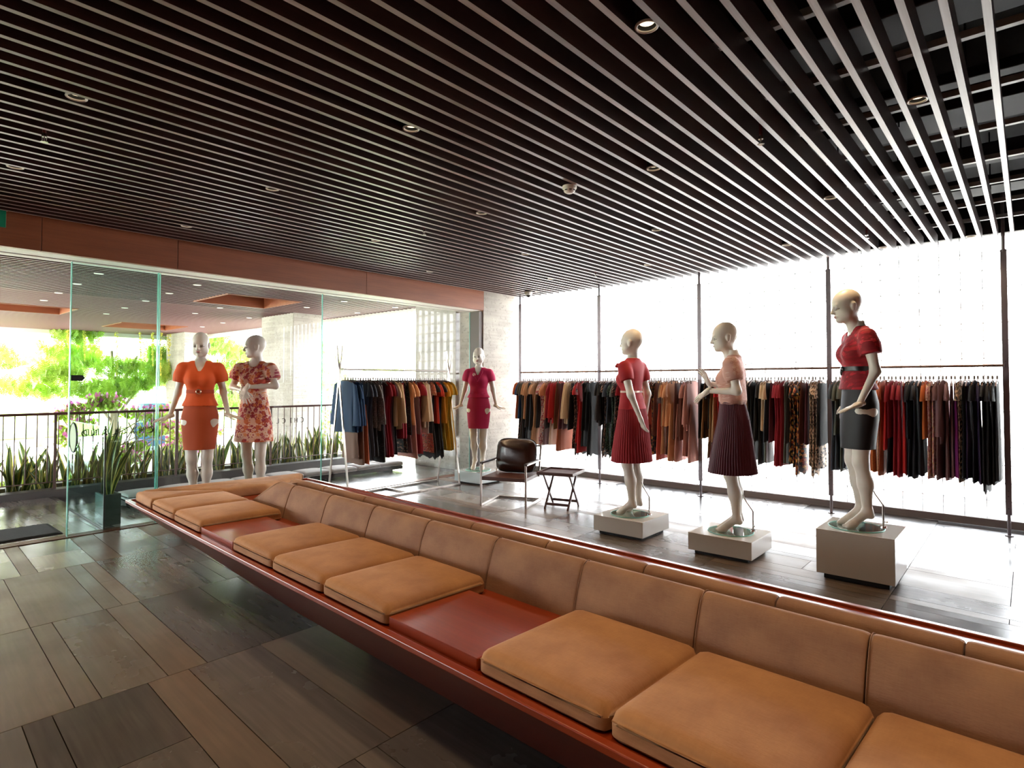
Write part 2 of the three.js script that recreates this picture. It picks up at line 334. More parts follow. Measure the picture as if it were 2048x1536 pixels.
// ---------- outside: terrace, canopy, columns, kerb ----------
{
  const t = struct('terrace_floor', 'polished grey stone terrace outside the shop front');
  const slab = std({ color: '#8d8681', roughness: 0.2, map: stoneTex, roughnessMap: stoneRough });
  slab.roughness = 0.32;
  obj('paving', [span(-7, 0.2, -0.4, 0, -9.1, -6.72), span(1.88, 6.65, -0.4, 0, -8.3, -6.72), span(6.65, 13, -0.4, 0, -9.3, -6.72), span(0.2, 1.88, -0.4, -0.02, -9.1, -6.72)].map((g) => uvm(g, 'z')), slab, t);
  reseed(8);
  for (let v = 6.722; v < 9.05; v += 0.6) {
    let u = 0.2;
    while (u < 1.87) {
      const w = Math.min(pick([0.18, 0.27, 0.36]), 1.88 - u), l = Math.min(0.6, 9.1 - v);
      if (w > 0.05) obj('tile', uvm(span(u + 0.0015, u + w - 0.0015, -0.02, rr(-0.0006, 0), -(v + l) + 0.0015, -v - 0.0015), 'z'), rnd() < 0.3 ? M.tiles[1] : pick([slab, M.tiles[6], slab]), t);
      u += w;
    }
  }
  const k = struct('kerb', 'dark stone planter kerb carrying the terrace railing');
  const dark = std({ color: '#5b5654', roughness: 0.5, map: greyNoise(10, 10, 66, 190, 255) });
  obj('kerb_stone', [span(-7, 6.65, -0.5, 0.085, -9.3, -9.1)], dark, k);
  obj('recess_floor', span(1.86, 6.7, -0.5, -0.36, -9.1, -8.28), std({ color: '#35322f', roughness: 0.5 }), k);
  obj('outer_kerb', span(-7, 6.65, -0.6, 0.05, -10.05, -9.9), dark, k);
  obj('soil', span(-7, 6.65, -0.5, 0.0, -9.9, -9.3), std({ color: '#3a2d22', roughness: 0.95 }), k);
  obj('kerb_stone', span(6.65, 6.85, -0.6, 0.03, -10.05, -9.3), M.pale, k);

  const wl = struct('wall_outside', 'rough concrete wall beyond the glass beside the terrace');
  obj('concrete', uvm(rspan(6.68, 7.7, 0, 2.95, -8.0, -7.0, 0.006), 'y'), M.concreteOut, wl);
  for (const [i, [u0, u1, v0, v1]] of [[5.9, 6.53, 10.7, 11.98], [6.22, 6.81, 16.9, 18.15]].entries()) {
    const c = struct('column_outside', ['board-marked concrete pier in front of the terrace railing', 'farther concrete pier at the canopy edge'][i]);
    obj('shaft', uvm(rspan(u0, u1, -0.7, 2.95, -v1, -v0, 0.012), 'y'), M.concreteOut, c);
  }
  // canopy
  const c = struct('ceiling_outside', 'slatted red-brown canopy ceiling over the terrace');
  const coff = [[3.97, 5.15, 9.11, 10.37], [1.0, 2.98, 13.05, 14.3], [4.3, 5.65, 15.2, 16.6]];
  const slabs = (us) => { let out = [us]; return out; };
  obj('slab', [span(-8, 7.05, 3.05, 3.4, -18.9, -6.9)], M.plenum, c);
  obj('edge_beam', [span(-8, 7.2, 2.66, 3.4, -19.1, -18.75), span(6.98, 7.2, 2.68, 3.4, -18.75, -8.0), span(-8.2, -8, 2.7, 3.4, -19, -6.7)], M.white, c);
  const far = []; let made = 0;
  const red = ['#4e1f1d', '#471c1b', '#562522'].map((x, i) => std({ color: x, roughness: 0.45, map: M.slatSide[i].map })), foot = std({ color: '#8d6f6c', roughness: 0.45 });
  const geoFor = {};
  for (let k2 = 0; k2 < 100; k2++) {
    const v = 6.95 + 0.118 * k2; if (v > 18.7) break;
    let parts = [[-7.9, 6.97]];
    for (const [a, b, v0, v1] of coff) if (v > v0 - 0.03 && v < v1 + 0.03) parts = parts.flatMap(([x, y]) => (a > x && b < y ? [[x, a - 0.02], [b + 0.02, y]] : [[x, y]]));
    for (const [a, b] of parts) {
      const g = geoFor[[a, b]] ?? (geoFor[[a, b]] = (() => { const q = box(b - a, 0.11, 0.03, (a + b) / 2, 2.805, 0), p = q.attributes.position, w = q.attributes.uv; for (let i = 0; i < p.count; i++) w.setXY(i, p.getX(i), p.getY(i) + p.getZ(i)); return q; })());
      if (made < 46) { const s = pick(red); obj('slat', g, [s, s, s, foot, s, s], c).position.z = -v; made++; } else far.push(g.clone().translate(0, 0, -v));
    }
  }
  tag(obj('slats_beyond', far, std({ color: '#7a5553', roughness: 0.5 }), c), null, null, null, 'stuff');
  for (const [a, b, v0, v1] of coff) {
    const q = obj('coffer', [span(a - 0.018, a, 2.74, 3.04, -v1, -v0), span(b, b + 0.018, 2.74, 3.04, -v1, -v0), span(a - 0.018, b + 0.018, 2.74, 3.04, -v0, -v0 + 0.018), span(a - 0.018, b + 0.018, 2.74, 3.04, -v1 - 0.018, -v1), span(a, b, 3.02, 3.04, -v1, -v0)].map((g) => uvm(g, 'x')), M.fascia, c);
  }
  // ground beyond
  const g = struct('ground', 'pale sunlit paving and lawn beyond the terrace');
  obj('paving', [span(-60, 90, -1.0, -0.6, -90, -10.05), span(7.7, 60, -1.0, -0.12, -6.7, 30), span(7.7, 60, -1.0, -0.12, -10.05, -6.7)], M.pale, g);
  tag(obj('lawn', [span(-30, 2.6, -0.6, -0.56, -15.5, -12.6), span(-30, 60, -0.6, -0.55, -70, -27)], std({ color: '#8fae4a', roughness: 0.9, map: greyNoise(30, 30, 99, 150, 255, 256, [3, 3]) }), g), null, null, null, 'stuff');
}
// ---------- long upholstered bench: a boat-shaped wooden hull with loose cushions back to back ----------
const BENCH_TURN = -3.217 * Math.PI / 180;
const benchAt = (w, y, s) => V3(w, y, -s).applyAxisAngle(V3(0, 1, 0), BENCH_TURN).add(V3(1.382, 0, 0));
const S0 = -1.3, S1 = 5.885, WB = 1.66;
function prism(outline, s0, s1, r = 0.012, seg = 3) {          // outline in (w, y), drawn along the bench
  const sh = new THREE.Shape(outline.map(([x, y]) => new THREE.Vector2(x, y)));
  return new THREE.ExtrudeGeometry(sh, { depth: s1 - s0 - 2 * r, bevelEnabled: r > 0, bevelThickness: r, bevelSize: r, bevelOffset: -r, bevelSegments: seg, curveSegments: 6 }).translate(0, 0, -s1 + r);
}
function poly(verts, faces) {
  const p = [], v = verts.map((a) => V3(...a));
  for (const f of faces) for (let i = 1; i < f.length - 1; i++) for (const k of [f[0], f[i], f[i + 1]]) p.push(...v[k]);
  const g = new THREE.BufferGeometry(); g.setAttribute('position', new THREE.Float32BufferAttribute(p, 3)); g.computeVertexNormals();
  return g;
}
{
  const b = thing('bench', 'long double-sided mahogany bench with a boat-shaped hull under tan cushions', 'bench', [1.382, 0, 0], BENCH_TURN);
  // hull: rim rectangle at the top, keel rectangle at the bottom, prow sloping up to the far tip
  const wi = 0.22, yk = 0.1, sB = 3.17, yr = 0.375;
  const v = [[0, yr, -S1], [WB, yr, -S1], [WB, yr, -S0], [0, yr, -S0], [wi, yk, -sB], [WB - wi, yk, -sB], [WB - wi, yk, -S0 - 0.6], [wi, yk, -S0 - 0.6]];
  obj('hull', uvm(poly(v, [[0, 4, 7, 3], [1, 2, 6, 5], [0, 1, 5, 4], [2, 3, 7, 6], [4, 5, 6, 7]]), 'z'), M.benchHull, b);
  obj('rim', [rspan(-0.004, 0.03, yr - 0.002, 0.4, -S1, -S0, 0.006), rspan(WB - 0.03, WB + 0.004, yr - 0.002, 0.4, -S1, -S0, 0.006), rspan(0.0, WB, yr - 0.002, 0.4, -S1 - 0.004, -S1 + 0.03, 0.006)].map((g) => uvm(g, 'z')), M.benchWood, b);
  obj('deck', uvm(span(0.02, WB - 0.02, yr - 0.01, 0.386, -S1 + 0.02, -S0), 'z'), M.benchWood, b);
  obj('plinth_base', span(0.42, WB - 0.42, 0, yk + 0.005, -2.75, -S0 - 0.7), M.black, b);
  for (const s of [1.484, 3.686, -0.72]) {
    obj('side_table', uvm(prism([[0.058, 0.385], [0.058, 0.431], [0.5, 0.431], [0.5, 0.385]], s + 0.004, s + 0.547, 0.005), 'z'), M.benchWood, b);
    obj('groove', span(0.508, 0.513, 0.3855, 0.3868, -s - 0.547, -s), M.black, b);
  }
}
function softBox(w, h, l, r, puff, seg = 6) {                  // cushion block with rounded edges and a crowned top
  const g = new RoundedBoxGeometry(w, h, l, seg, r), p = g.attributes.position;
  for (let i = 0; i < p.count; i++) {
    const x = p.getX(i) / (w / 2), z = p.getZ(i) / (l / 2), k = Math.max(0, 1 - x ** 4) * Math.max(0, 1 - z ** 4);
    if (p.getY(i) > 0) p.setY(i, p.getY(i) + puff * k);
  }
  return g;
}
// RoundedBoxGeometry puts all its vertices near the edges, so cushions are built as a subdivided superellipse block
function cushionGeo(w, h, l, puff, nx = 18, nz = 18, e = 14, round = 0.035) {
  const pos = [], idx = [], uv = [];
  const side = (top) => {
    const base = pos.length / 3;
    for (let j = 0; j <= nz; j++) for (let i = 0; i <= nx; i++) {
      const a = Math.sin(((i / nx) * 2 - 1) * Math.PI / 2), c = Math.sin(((j / nz) * 2 - 1) * Math.PI / 2);
      const dx = Math.max(0, Math.abs(a) * w / 2 - (w / 2 - round)), dz = Math.max(0, Math.abs(c) * l / 2 - (l / 2 - round)), d = Math.min(round, Math.hypot(dx, dz));
      const k = (1 - Math.abs(a) ** 3) * (1 - Math.abs(c) ** 3), y = h / 2 - (round - Math.sqrt(Math.max(0, round * round - d * d))) + (top ? puff * k : 0);
      let x = a * w / 2, z = c * l / 2; const over = Math.hypot(dx, dz);
      if (over > round) { x -= Math.sign(x) * dx * (1 - round / over); z -= Math.sign(z) * dz * (1 - round / over); }
      pos.push(x, top ? y : -h / 2 + (round - Math.sqrt(Math.max(0, round * round - d * d))) * 0.35, z); uv.push(x + (top ? 0 : 0.3), z);
    }
    for (let j = 0; j < nz; j++) for (let i = 0; i < nx; i++) { const q = base + j * (nx + 1) + i; top ? idx.push(q, q + nx + 1, q + 1, q + 1, q + nx + 1, q + nx + 2) : idx.push(q, q + 1, q + nx + 1, q + 1, q + nx + 2, q + nx + 1); }
  };
  side(true); const half = pos.length / 3; side(false);
  const at = (i, j) => j * (nx + 1) + i, wall = (a, b) => idx.push(a, b, half + a, b, half + b, half + a);
  for (let i = 0; i < nx; i++) { wall(at(i + 1, 0), at(i, 0)); wall(at(i, nz), at(i + 1, nz)); }
  for (let j = 0; j < nz; j++) { wall(at(0, j), at(0, j + 1)); wall(at(nx, j + 1), at(nx, j)); }
  const g = new THREE.BufferGeometry(); g.setAttribute('position', new THREE.Float32BufferAttribute(pos, 3)); g.setAttribute('uv', new THREE.Float32BufferAttribute(uv, 2)); g.setIndex(idx);
  const f = g.toNonIndexed(); f.computeVertexNormals();
  g.computeVertexNormals();
  return g;
}
const ORD = ['first', 'second', 'third', 'fourth', 'fifth', 'sixth', 'seventh', 'eighth', 'ninth', 'tenth', 'eleventh', 'twelfth', 'thirteenth', 'fourteenth', 'fifteenth', 'sixteenth', 'seventeenth', 'eighteenth', 'nineteenth', 'twentieth'];
const nth = (i) => i < 20 ? ORD[i] : (i + 1) % 10 === 0 ? ['thirtieth', 'fortieth', 'fiftieth', 'sixtieth', 'seventieth', 'eightieth'][(i + 1) / 10 - 3] : ['twenty-', 'thirty-', 'forty-', 'fifty-', 'sixty-', 'seventy-'][Math.floor((i + 1) / 10) - 2] + ORD[i % 10];
{
  // seat cushions on the near side: [s0, s1]
  const SEAT = [[4.783, 5.333], [4.232, 4.783], [3.135, 3.682], [2.584, 3.135], [2.033, 2.584], [0.933, 1.482], [0.382, 0.933], [-0.17, 0.382]];
  const where = ['second seat cushion from the far tip of the bench', 'third seat cushion from the far tip, before the small wooden table', 'just after the far wooden table', 'middle one of the three between the two wooden tables', 'just before the nearer wooden table', 'just after the nearer wooden table', 'second after the nearer wooden table', 'nearest, cut by the bottom edge of the photo'];
  let g0 = null;
  SEAT.forEach(([a, b], i) => {
    g0 = g0 ?? cushionGeo(0.575, 0.082, 0.546, 0.013);
    const t = thing('seat_cushion', 'tan velvet seat cushion, ' + where[i], 'cushion', benchAt(0.048 + 0.2875, 0.386 + 0.041, (a + b) / 2).toArray(), BENCH_TURN + rr(-0.006, 0.006), 'seat cushions along the bench');
    const c = obj('cover', g0, M.velvetSeat, t);
    obj('piping', tube([V3(-0.283, 0.013, -0.26), V3(-0.2865, 0.012, -0.1), V3(-0.2865, 0.012, 0.1), V3(-0.283, 0.013, 0.26)], 0.0022, 14, 5), M.velvetSeat, t);
  });
  // the mitred first cushion and the cushion along the far end
  const wedge = (pts, h, puff) => {                             // rounded slab over a convex outline (w, -s)
    const c = pts.reduce((a, p) => [a[0] + p[0] / pts.length, a[1] + p[1] / pts.length], [0, 0]);
    const dense = []; for (let i = 0; i < pts.length; i++) { const A = pts[i], B = pts[(i + 1) % pts.length]; for (let k = 0; k < 10; k++) dense.push([lerp(A[0], B[0], k / 10), lerp(A[1], B[1], k / 10)]); }
    const rings = [[0, h + puff], [0.5, h + puff * 0.8], [0.8, h + puff * 0.35], [0.93, h], [0.975, h - 0.01], [0.995, h - 0.026], [1, h - 0.045], [1, 0.012], [0.985, 0], [0, 0]];
    const pos = [], idx = [], uv = [], n = dense.length;
    for (const [k, y] of rings) for (const [x, z] of dense) { pos.push(lerp(c[0], x, k), y, lerp(c[1], z, k)); uv.push(lerp(c[0], x, k) + y, lerp(c[1], z, k)); }
    for (let r = 0; r < rings.length - 1; r++) for (let i = 0; i < n; i++) { const a = r * n + i, b = r * n + (i + 1) % n; idx.push(a, b, a + n, b, b + n, a + n); }
    const g = new THREE.BufferGeometry(); g.setAttribute('position', new THREE.Float32BufferAttribute(pos, 3)); g.setAttribute('uv', new THREE.Float32BufferAttribute(uv, 2)); g.setIndex(idx); g.computeVertexNormals();
    return g;
  };
  const t1 = thing('seat_cushion', 'tan velvet mitred seat cushion at the far left tip of the bench', 'cushion', [1.382, 0.386, 0], BENCH_TURN, 'seat cushions along the bench');
  obj('cover', wedge([[0.05, -5.336], [0.625, -5.336], [0.625, -5.36], [0.06, -5.82]].reverse(), 0.082, 0.01), M.velvetSeat, t1);
  const t2 = thing('end_cushion', 'long tan velvet cushion with gathered wrinkles across the far end of the bench', 'cushion', [1.382, 0.386, 0], BENCH_TURN);
  const eg = wedge([[0.08, -5.83], [0.64, -5.37], [1.02, -5.37], [1.58, -5.83]].reverse(), 0.084, 0.014);
  { const p = eg.attributes.position; for (let i = 0; i < p.count; i++) if (p.getY(i) > 0.06) p.setY(i, p.getY(i) + 0.004 * Math.sin(p.getX(i) * 55 + p.getZ(i) * 14) * clamp((0.75 - Math.abs(p.getX(i) - 0.5)) * 2, 0, 1)); eg.computeVertexNormals(); }
  obj('cover', eg, M.velvetSeat, t2);

  // back cushions, leaning together on both sides
  const prof = [[0.652, 0.382], [0.668, 0.45], [0.69, 0.52], [0.712, 0.576], [0.727, 0.602], [0.748, 0.615], [0.77, 0.616], [0.79, 0.606], [0.803, 0.585], [0.806, 0.54], [0.806, 0.382]];
  const backGeo = (s0, s1, mirror, cut) => {                    // lofted along s with rounded ends; cut leans the far end back like a hip
    const N = 22, L = s1 - s0, pos = [], uv = [], idx = [], M0 = prof.length, cx = 0.735, cy = 0.49;
    for (let j = 0; j <= N; j++) {
      const t = (1 - Math.cos(Math.PI * j / N)) / 2, d = Math.min(t, 1 - t) * L, r = 0.022, k = d < r ? Math.sqrt(Math.max(0, 1 - (1 - d / r) ** 2)) : 1;
      for (let i = 0; i < M0; i++) {
        let [w, y] = prof[i];
        const bulge = 0.009 * Math.sin(Math.PI * t) * Math.sin(Math.PI * clamp((y - 0.39) / 0.22, 0, 1));
        if (i < 5) w -= bulge; else if (i < 8) y += bulge * 0.4;
        w = lerp(cx, w, 0.93 + 0.07 * k); y = y < 0.4 ? y : lerp(cy, y, 0.93 + 0.07 * k);
        let s = s0 + t * L;
        if (cut) s -= t * clamp((y - 0.382) / 0.235, 0, 1) * cut;
        if (mirror) w = WB - w;
        pos.push(w, y, -s); uv.push(w + y, s);
      }
    }
    for (let j = 0; j < N; j++) for (let i = 0; i < M0 - 1; i++) { const a = j * M0 + i, b = a + M0; mirror ? idx.push(a, a + 1, b, a + 1, b + 1, b) : idx.push(a, b, a + 1, a + 1, b, b + 1); }
    for (const j of [0, N]) { const c = pos.length / 3; pos.push(mirror ? WB - cx : cx, cy, -(s0 + (j ? L - cut * 0.5 : 0))); uv.push(0, 0); for (let i = 0; i < M0 - 1; i++) { const a = j * M0 + i; (j ? 1 : 0) ^ (mirror ? 1 : 0) ? idx.push(a, c, a + 1) : idx.push(a, a + 1, c); } }
    const g = new THREE.BufferGeometry(); g.setAttribute('position', new THREE.Float32BufferAttribute(pos, 3)); g.setAttribute('uv', new THREE.Float32BufferAttribute(uv, 2)); g.setIndex(idx); g.computeVertexNormals();
    return g;
  };
  let q = 0;
  for (let k = -1; k < 8; k++) {
    const a = 0.43 + 0.5535 * k, last = k === 7, b = last ? 4.99 : a + 0.5535;
    const names = ['eighth back cushion from the far end, at the right edge', 'seventh back cushion from the far end', 'sixth back cushion from the far end', 'fifth back cushion from the far end', 'fourth back cushion from the far end', 'third back cushion from the far end', 'second back cushion from the far end', 'first full back cushion from the far end', 'slanted end cushion of the backrest'];
    const t = thing('back_cushion', 'tan velvet backrest cushion facing camera, ' + (k === -1 ? 'cut by the right photo edge' : k === 7 ? names[8] : ORD[7 - k] + ' from the far end'), 'cushion', [1.382, 0, 0], BENCH_TURN, 'back cushions facing the camera');
    obj('cover', backGeo(a + 0.002, b - 0.002, false, last ? 0.42 : 0), M.velvetBack, t);
    obj('piping', tube(prof.slice(0, 9).map(([w, y]) => V3(w - 0.001, y + 0.0005, -(b - (last ? 0.03 : 0.005)) + (last ? 0.42 * clamp((y - 0.382) / 0.235, 0, 1) : 0))), 0.0022, 20, 5), M.velvetBack, t);
    q++;
  }
  for (let k = -1; k < 9; k++) {
    const a = 0.21 + 0.5535 * k, b = a + 0.5535; if (b > 4.7) continue;
    const t = thing('back_cushion', 'far-side tan backrest cushion, only top showing, ' + ORD[7 - k] + ' from shop front', 'cushion', [1.382, 0, 0], BENCH_TURN, 'back cushions facing the glass blocks');
    obj('cover', backGeo(a + 0.002, b - 0.002, true, 0), M.velvetBack, t);
  }
  const t3 = thing('end_back_cushion', 'small tan velvet backrest wedge facing the shop front on the bench end', 'cushion', [1.382, 0, 0], BENCH_TURN);
  obj('cover', poly([[0.81, 0.388, -4.98], [1.0, 0.388, -4.98], [1.0, 0.388, -4.5], [0.81, 0.388, -4.5], [0.81, 0.6, -4.56], [0.95, 0.6, -4.56], [0.95, 0.6, -4.5], [0.81, 0.6, -4.5]], [[0, 1, 5, 4], [4, 5, 6, 7], [1, 2, 6, 5], [0, 4, 7, 3], [3, 7, 6, 2], [0, 3, 2, 1]]), M.velvetBack, t3);
}

// ---------- lounge chair and folding tray table ----------
{
  const o = thing('lounge_chair', 'low steel-framed lounge chair with dark wood seat and brown leather back cushion', 'chair', P(5.29, 0, 4.594).toArray(), 0);
  // local x = from the chair's left foot to its right foot as we see it, local z = towards its front
  const X = V3(0.19, 0, 0.507).normalize(), Z = V3(-0.52, 0, 0.18).normalize();
  o.rotation.y = Math.atan2(-X.z, X.x);
  const w = 0.27, d = 0.275, y1 = 0.478, r = 0.0125;
  const frame = [];
  for (const s of [-1, 1]) {
    const x = s * w;
    frame.push(bar(V3(x, 0.0, d), V3(x, y1, d), 0.022, 0.012), bar(V3(x, y1, d), V3(x, y1, -d * 0.9), 0.022, 0.012), bar(V3(x, 0.012, d), V3(x, 0.012, -d), 0.022, 0.022), bar(V3(x, 0.29, -d * 0.72), V3(x, 0.66, -d * 1.05), 0.02, 0.012));
  }
  frame.push(bar(V3(-w, 0.012, -d), V3(w, 0.012, -d), 0.022, 0.022), bar(V3(-w, 0.645, -d * 1.04), V3(w, 0.645, -d * 1.04), 0.02, 0.012), bar(V3(-w, 0.305, d * 0.9), V3(w, 0.305, d * 0.9), 0.02, 0.012));
  obj('frame', frame, M.satin, o);
  obj('seat', uvm(rbox(0.53, 0.042, 0.5, 0.006, 0, 0.312, 0.02), 'x'), M.darkWood, o);
  for (const s of [-1, 1]) obj('armrest', [rbox(0.034, 0.02, 0.44, 0.008, s * w, y1 + 0.012, 0.03), rbox(0.036, 0.035, 0.016, 0.007, s * w, y1 + 0.004, d - 0.005)], M.leather, o);
  // pillow
  const g = new THREE.SphereGeometry(1, 44, 30), p = g.attributes.position;
  for (let i = 0; i < p.count; i++) {
    const a = V3(p.getX(i), p.getY(i), p.getZ(i)), f = (t, n) => Math.sign(t) * Math.pow(Math.abs(t), n);
    const x = f(a.x, 0.42), y = f(a.y, 0.42), z = a.z;
    const crease = 0.012 * Math.sin(y * 7 + x * 2.2) * (1 - x * x) + 0.006 * Math.sin(x * 22 + y * 9) * clamp(Math.abs(x) - 0.55, 0, 1) * 2;
    p.setXYZ(i, x * 0.245, y * 0.195, f(z, 0.8) * 0.07 * (1 - 0.55 * Math.max(Math.abs(x), Math.abs(y)) ** 3) + (z > 0 ? crease : 0));
  }
  g.computeVertexNormals();
  const c = obj('back_cushion', g, M.leather, o); c.position.set(0.0, 0.535, -0.165); c.rotation.x = -0.2;
  const e = []; for (let i = 0; i <= 60; i++) { const a = (i / 60) * Math.PI * 2, f = (t) => Math.sign(t) * Math.pow(Math.abs(t), 0.42); e.push(V3(f(Math.cos(a)) * 0.25, f(Math.sin(a)) * 0.199, 0.004 * Math.sin(i * 2.1))); }
  obj('lacing', new THREE.TubeGeometry(new THREE.CatmullRomCurve3(e, true), 160, 0.005, 6, true), M.black, c);
}
{
  const o = thing('tray_table', 'small dark wood folding tray table beside the lounge chair', 'table', P(5.47, 0, 4.01).toArray(), 0);
  const X = V3(0.12, 0, 0.416).normalize(); o.rotation.y = Math.atan2(-X.z, X.x);
  const a = 0.213, y = 0.41;
  obj('tray', [rbox(2 * a, 0.014, 2 * a, 0.003, 0, y - 0.02, 0), ...[[-1, 0], [1, 0]].map(([s]) => rbox(0.014, 0.036, 2 * a, 0.004, s * (a - 0.007), y - 0.012, 0)), ...[-1, 1].map((s) => rbox(2 * a, 0.036, 0.014, 0.004, 0, y - 0.012, s * (a - 0.007)))].map((g) => uvm(g, 'x')), M.darkWood, o);
  for (const s of [-1, 1]) {
    const x = s * 0.135, q = s * 0.153;
    obj('leg', uvm(bar(V3(x, 0, 0.16), V3(x, y - 0.03, -0.15), 0.02, 0.022), 'y'), M.darkWood, o);
    obj('leg', uvm(bar(V3(q, 0, -0.16), V3(q, y - 0.03, 0.15), 0.016, 0.022), 'y'), M.darkWood, o);
  }
  obj('stretcher', uvm(bar(V3(-0.14, 0.055, 0.137), V3(0.14, 0.055, 0.137), 0.028, 0.014), 'x'), M.darkWood, o);
  obj('stretcher', uvm(bar(V3(-0.155, 0.055, -0.137), V3(0.155, 0.055, -0.137), 0.028, 0.014), 'x'), M.darkWood, o);
}

// ---------- display plinths ----------
function plinth(u0, u1, v0, v1, h, label, mat, kick = 0.03) {
  const t = thing('display_plinth', label, 'plinth', P((u0 + u1) / 2, 0, (v0 + v1) / 2).toArray());
  const w = u1 - u0, d = v1 - v0;
  obj('cabinet', rbox(w, h - kick - 0.006, d, 0.003, 0, kick + (h - kick - 0.006) / 2, 0), mat, t);
  obj('top_sheet', rbox(w + 0.002, 0.006, d + 0.002, 0.002, 0, h - 0.003, 0), mat === M.plinth ? M.plinthTop : mat, t);
  obj('recessed_base', box(w - 0.08, kick, d - 0.08, 0, kick / 2, 0), M.black, t);
  return t;
}
M.plinthTop = phy({ color: '#c2b8ab', roughness: 0.22, clearcoat: 0.8, clearcoatRoughness: 0.05 });
plinth(4.74, 5.25, 2.59, 3.10, 0.17, 'low glossy pale grey plinth under the mannequin in the red dress', M.plinth);
plinth(4.70, 5.18, 1.635, 2.15, 0.17, 'low glossy pale grey plinth under the mannequin in pink blouse and burgundy skirt', M.plinth);
plinth(4.71, 5.2, 0.695, 1.18, 0.352, 'tall glossy taupe plinth under the mannequin in red lace top', M.plinth, 0.04);
plinth(5.88, 6.36, 5.68, 6.18, 0.17, 'glossy glass-clad plinth under the mannequin in the magenta suit', M.backGlassPlinth, 0.02);
plinth(2.22, 2.72, 6.07, 6.5, 0.17, 'low pale plinth behind the bench under the orange-suited mannequin', M.plinth);
plinth(2.74, 3.24, 5.98, 6.42, 0.17, 'low pale plinth behind the bench under the floral-dressed mannequin', M.plinth);

// ---------- rail posts and hanging rods along the blocks, and the free-standing rack ----------
const RAIL_U = 7.13, RAIL_Y = 1.563, POSTS = [6.014, 4.558, 3.09, 1.63, 0.158];
POSTS.forEach((v, i) => {
  const t = thing('rail_post', ['slim steel rail post beside the concrete column', 'second steel rail post from the concrete column', 'middle steel rail post, behind the pink-bloused mannequin', 'fourth steel rail post, behind the tall plinth', 'steel rail post at the right end of the clothes rail'][i], 'post', P(RAIL_U, 0, v).toArray(), 0, 'steel posts of the clothes rail');
  obj('shaft', rspan(-0.011, 0.011, 0.19, 2.639, -0.024, 0.024, 0.003), M.postSteel, t);
  obj('inner_tube', [cyl(0.014, 0.014, 0.2, 0, 0.1, 0), cyl(0.014, 0.014, 0.75, 0, 2.99, 0)], M.postSteel, t);
  obj('foot', cyl(0.032, 0.034, 0.008, 0, 0.004, 0, 20), M.postSteel, t);
  obj('pin_hole', [0.25, 0.36, 0.41, 1.6].map((y) => cyl(0.004, 0.004, 0.003, 0, 0, 0, 8).rotateZ(Math.PI / 2).translate(-0.012, y, 0)), M.black, t);
});
for (let i = 0; i < 4; i++) {
  const a = POSTS[i] - 0.012, b = POSTS[i + 1] + 0.012;
  const t = thing('hanging_rod', ['bronze clothes rod in the rail bay next to the concrete column', 'bronze clothes rod in the second rail bay, behind the red-dressed mannequin', 'bronze clothes rod in the third rail bay, behind the pink-bloused mannequin', 'bronze clothes rod in the right-hand rail bay'][i], 'rail', P(RAIL_U, RAIL_Y, (a + b) / 2).toArray(), 0, 'rods of the clothes rail');
  obj('rod', rod(V3(0, 0, -(a - b) / 2), V3(0, 0, (a - b) / 2), 0.013, 14), std({ color: '#7c5f50', roughness: 0.4, metalness: 0.6 }), t);
  obj('end_bracket', [rbox(0.04, 0.03, 0.008, 0.003, 0, 0, -(a - b) / 2 - 0.004), rbox(0.04, 0.03, 0.008, 0.003, 0, 0, (a - b) / 2 + 0.004)], M.postSteel, t);
}
{
  const t = thing('clothes_rack', 'brushed steel A-frame clothes rack with crossed legs before the glass', 'rack', P(4.88, 0, 6.19).toArray());
  const x0 = -0.885, x1 = 0.885, zf = 0.235, zb = -0.235, yr = 1.565, ytop = 1.85;
  for (const x of [x0, x1]) {
    const k = ytop / yr, dz = zf * (k - 1);
    obj('leg', bar(V3(x, 0.0, zf), V3(x, ytop, -dz), 0.016, 0.024), M.satin, t);
    obj('leg', bar(V3(x + 0.016, 0.0, zb), V3(x + 0.016, ytop, dz), 0.016, 0.024), M.satin, t);
  }
  obj('rod', rod(V3(x0, yr, 0), V3(x1 + 0.016, yr, 0), 0.011, 14), M.satin, t);
  obj('floor_rail', bar(V3(x0, 0.012, zf), V3(x1, 0.012, zf), 0.024, 0.024), M.satin, t);
  obj('floor_rail', bar(V3(x0, 0.012, zb), V3(x1, 0.012, zb), 0.024, 0.024), M.satin, t);
  obj('cross_rail', bar(V3(0.0, 0.012, zb), V3(0.0, 0.012, zf), 0.022, 0.024), M.satin, t);
}
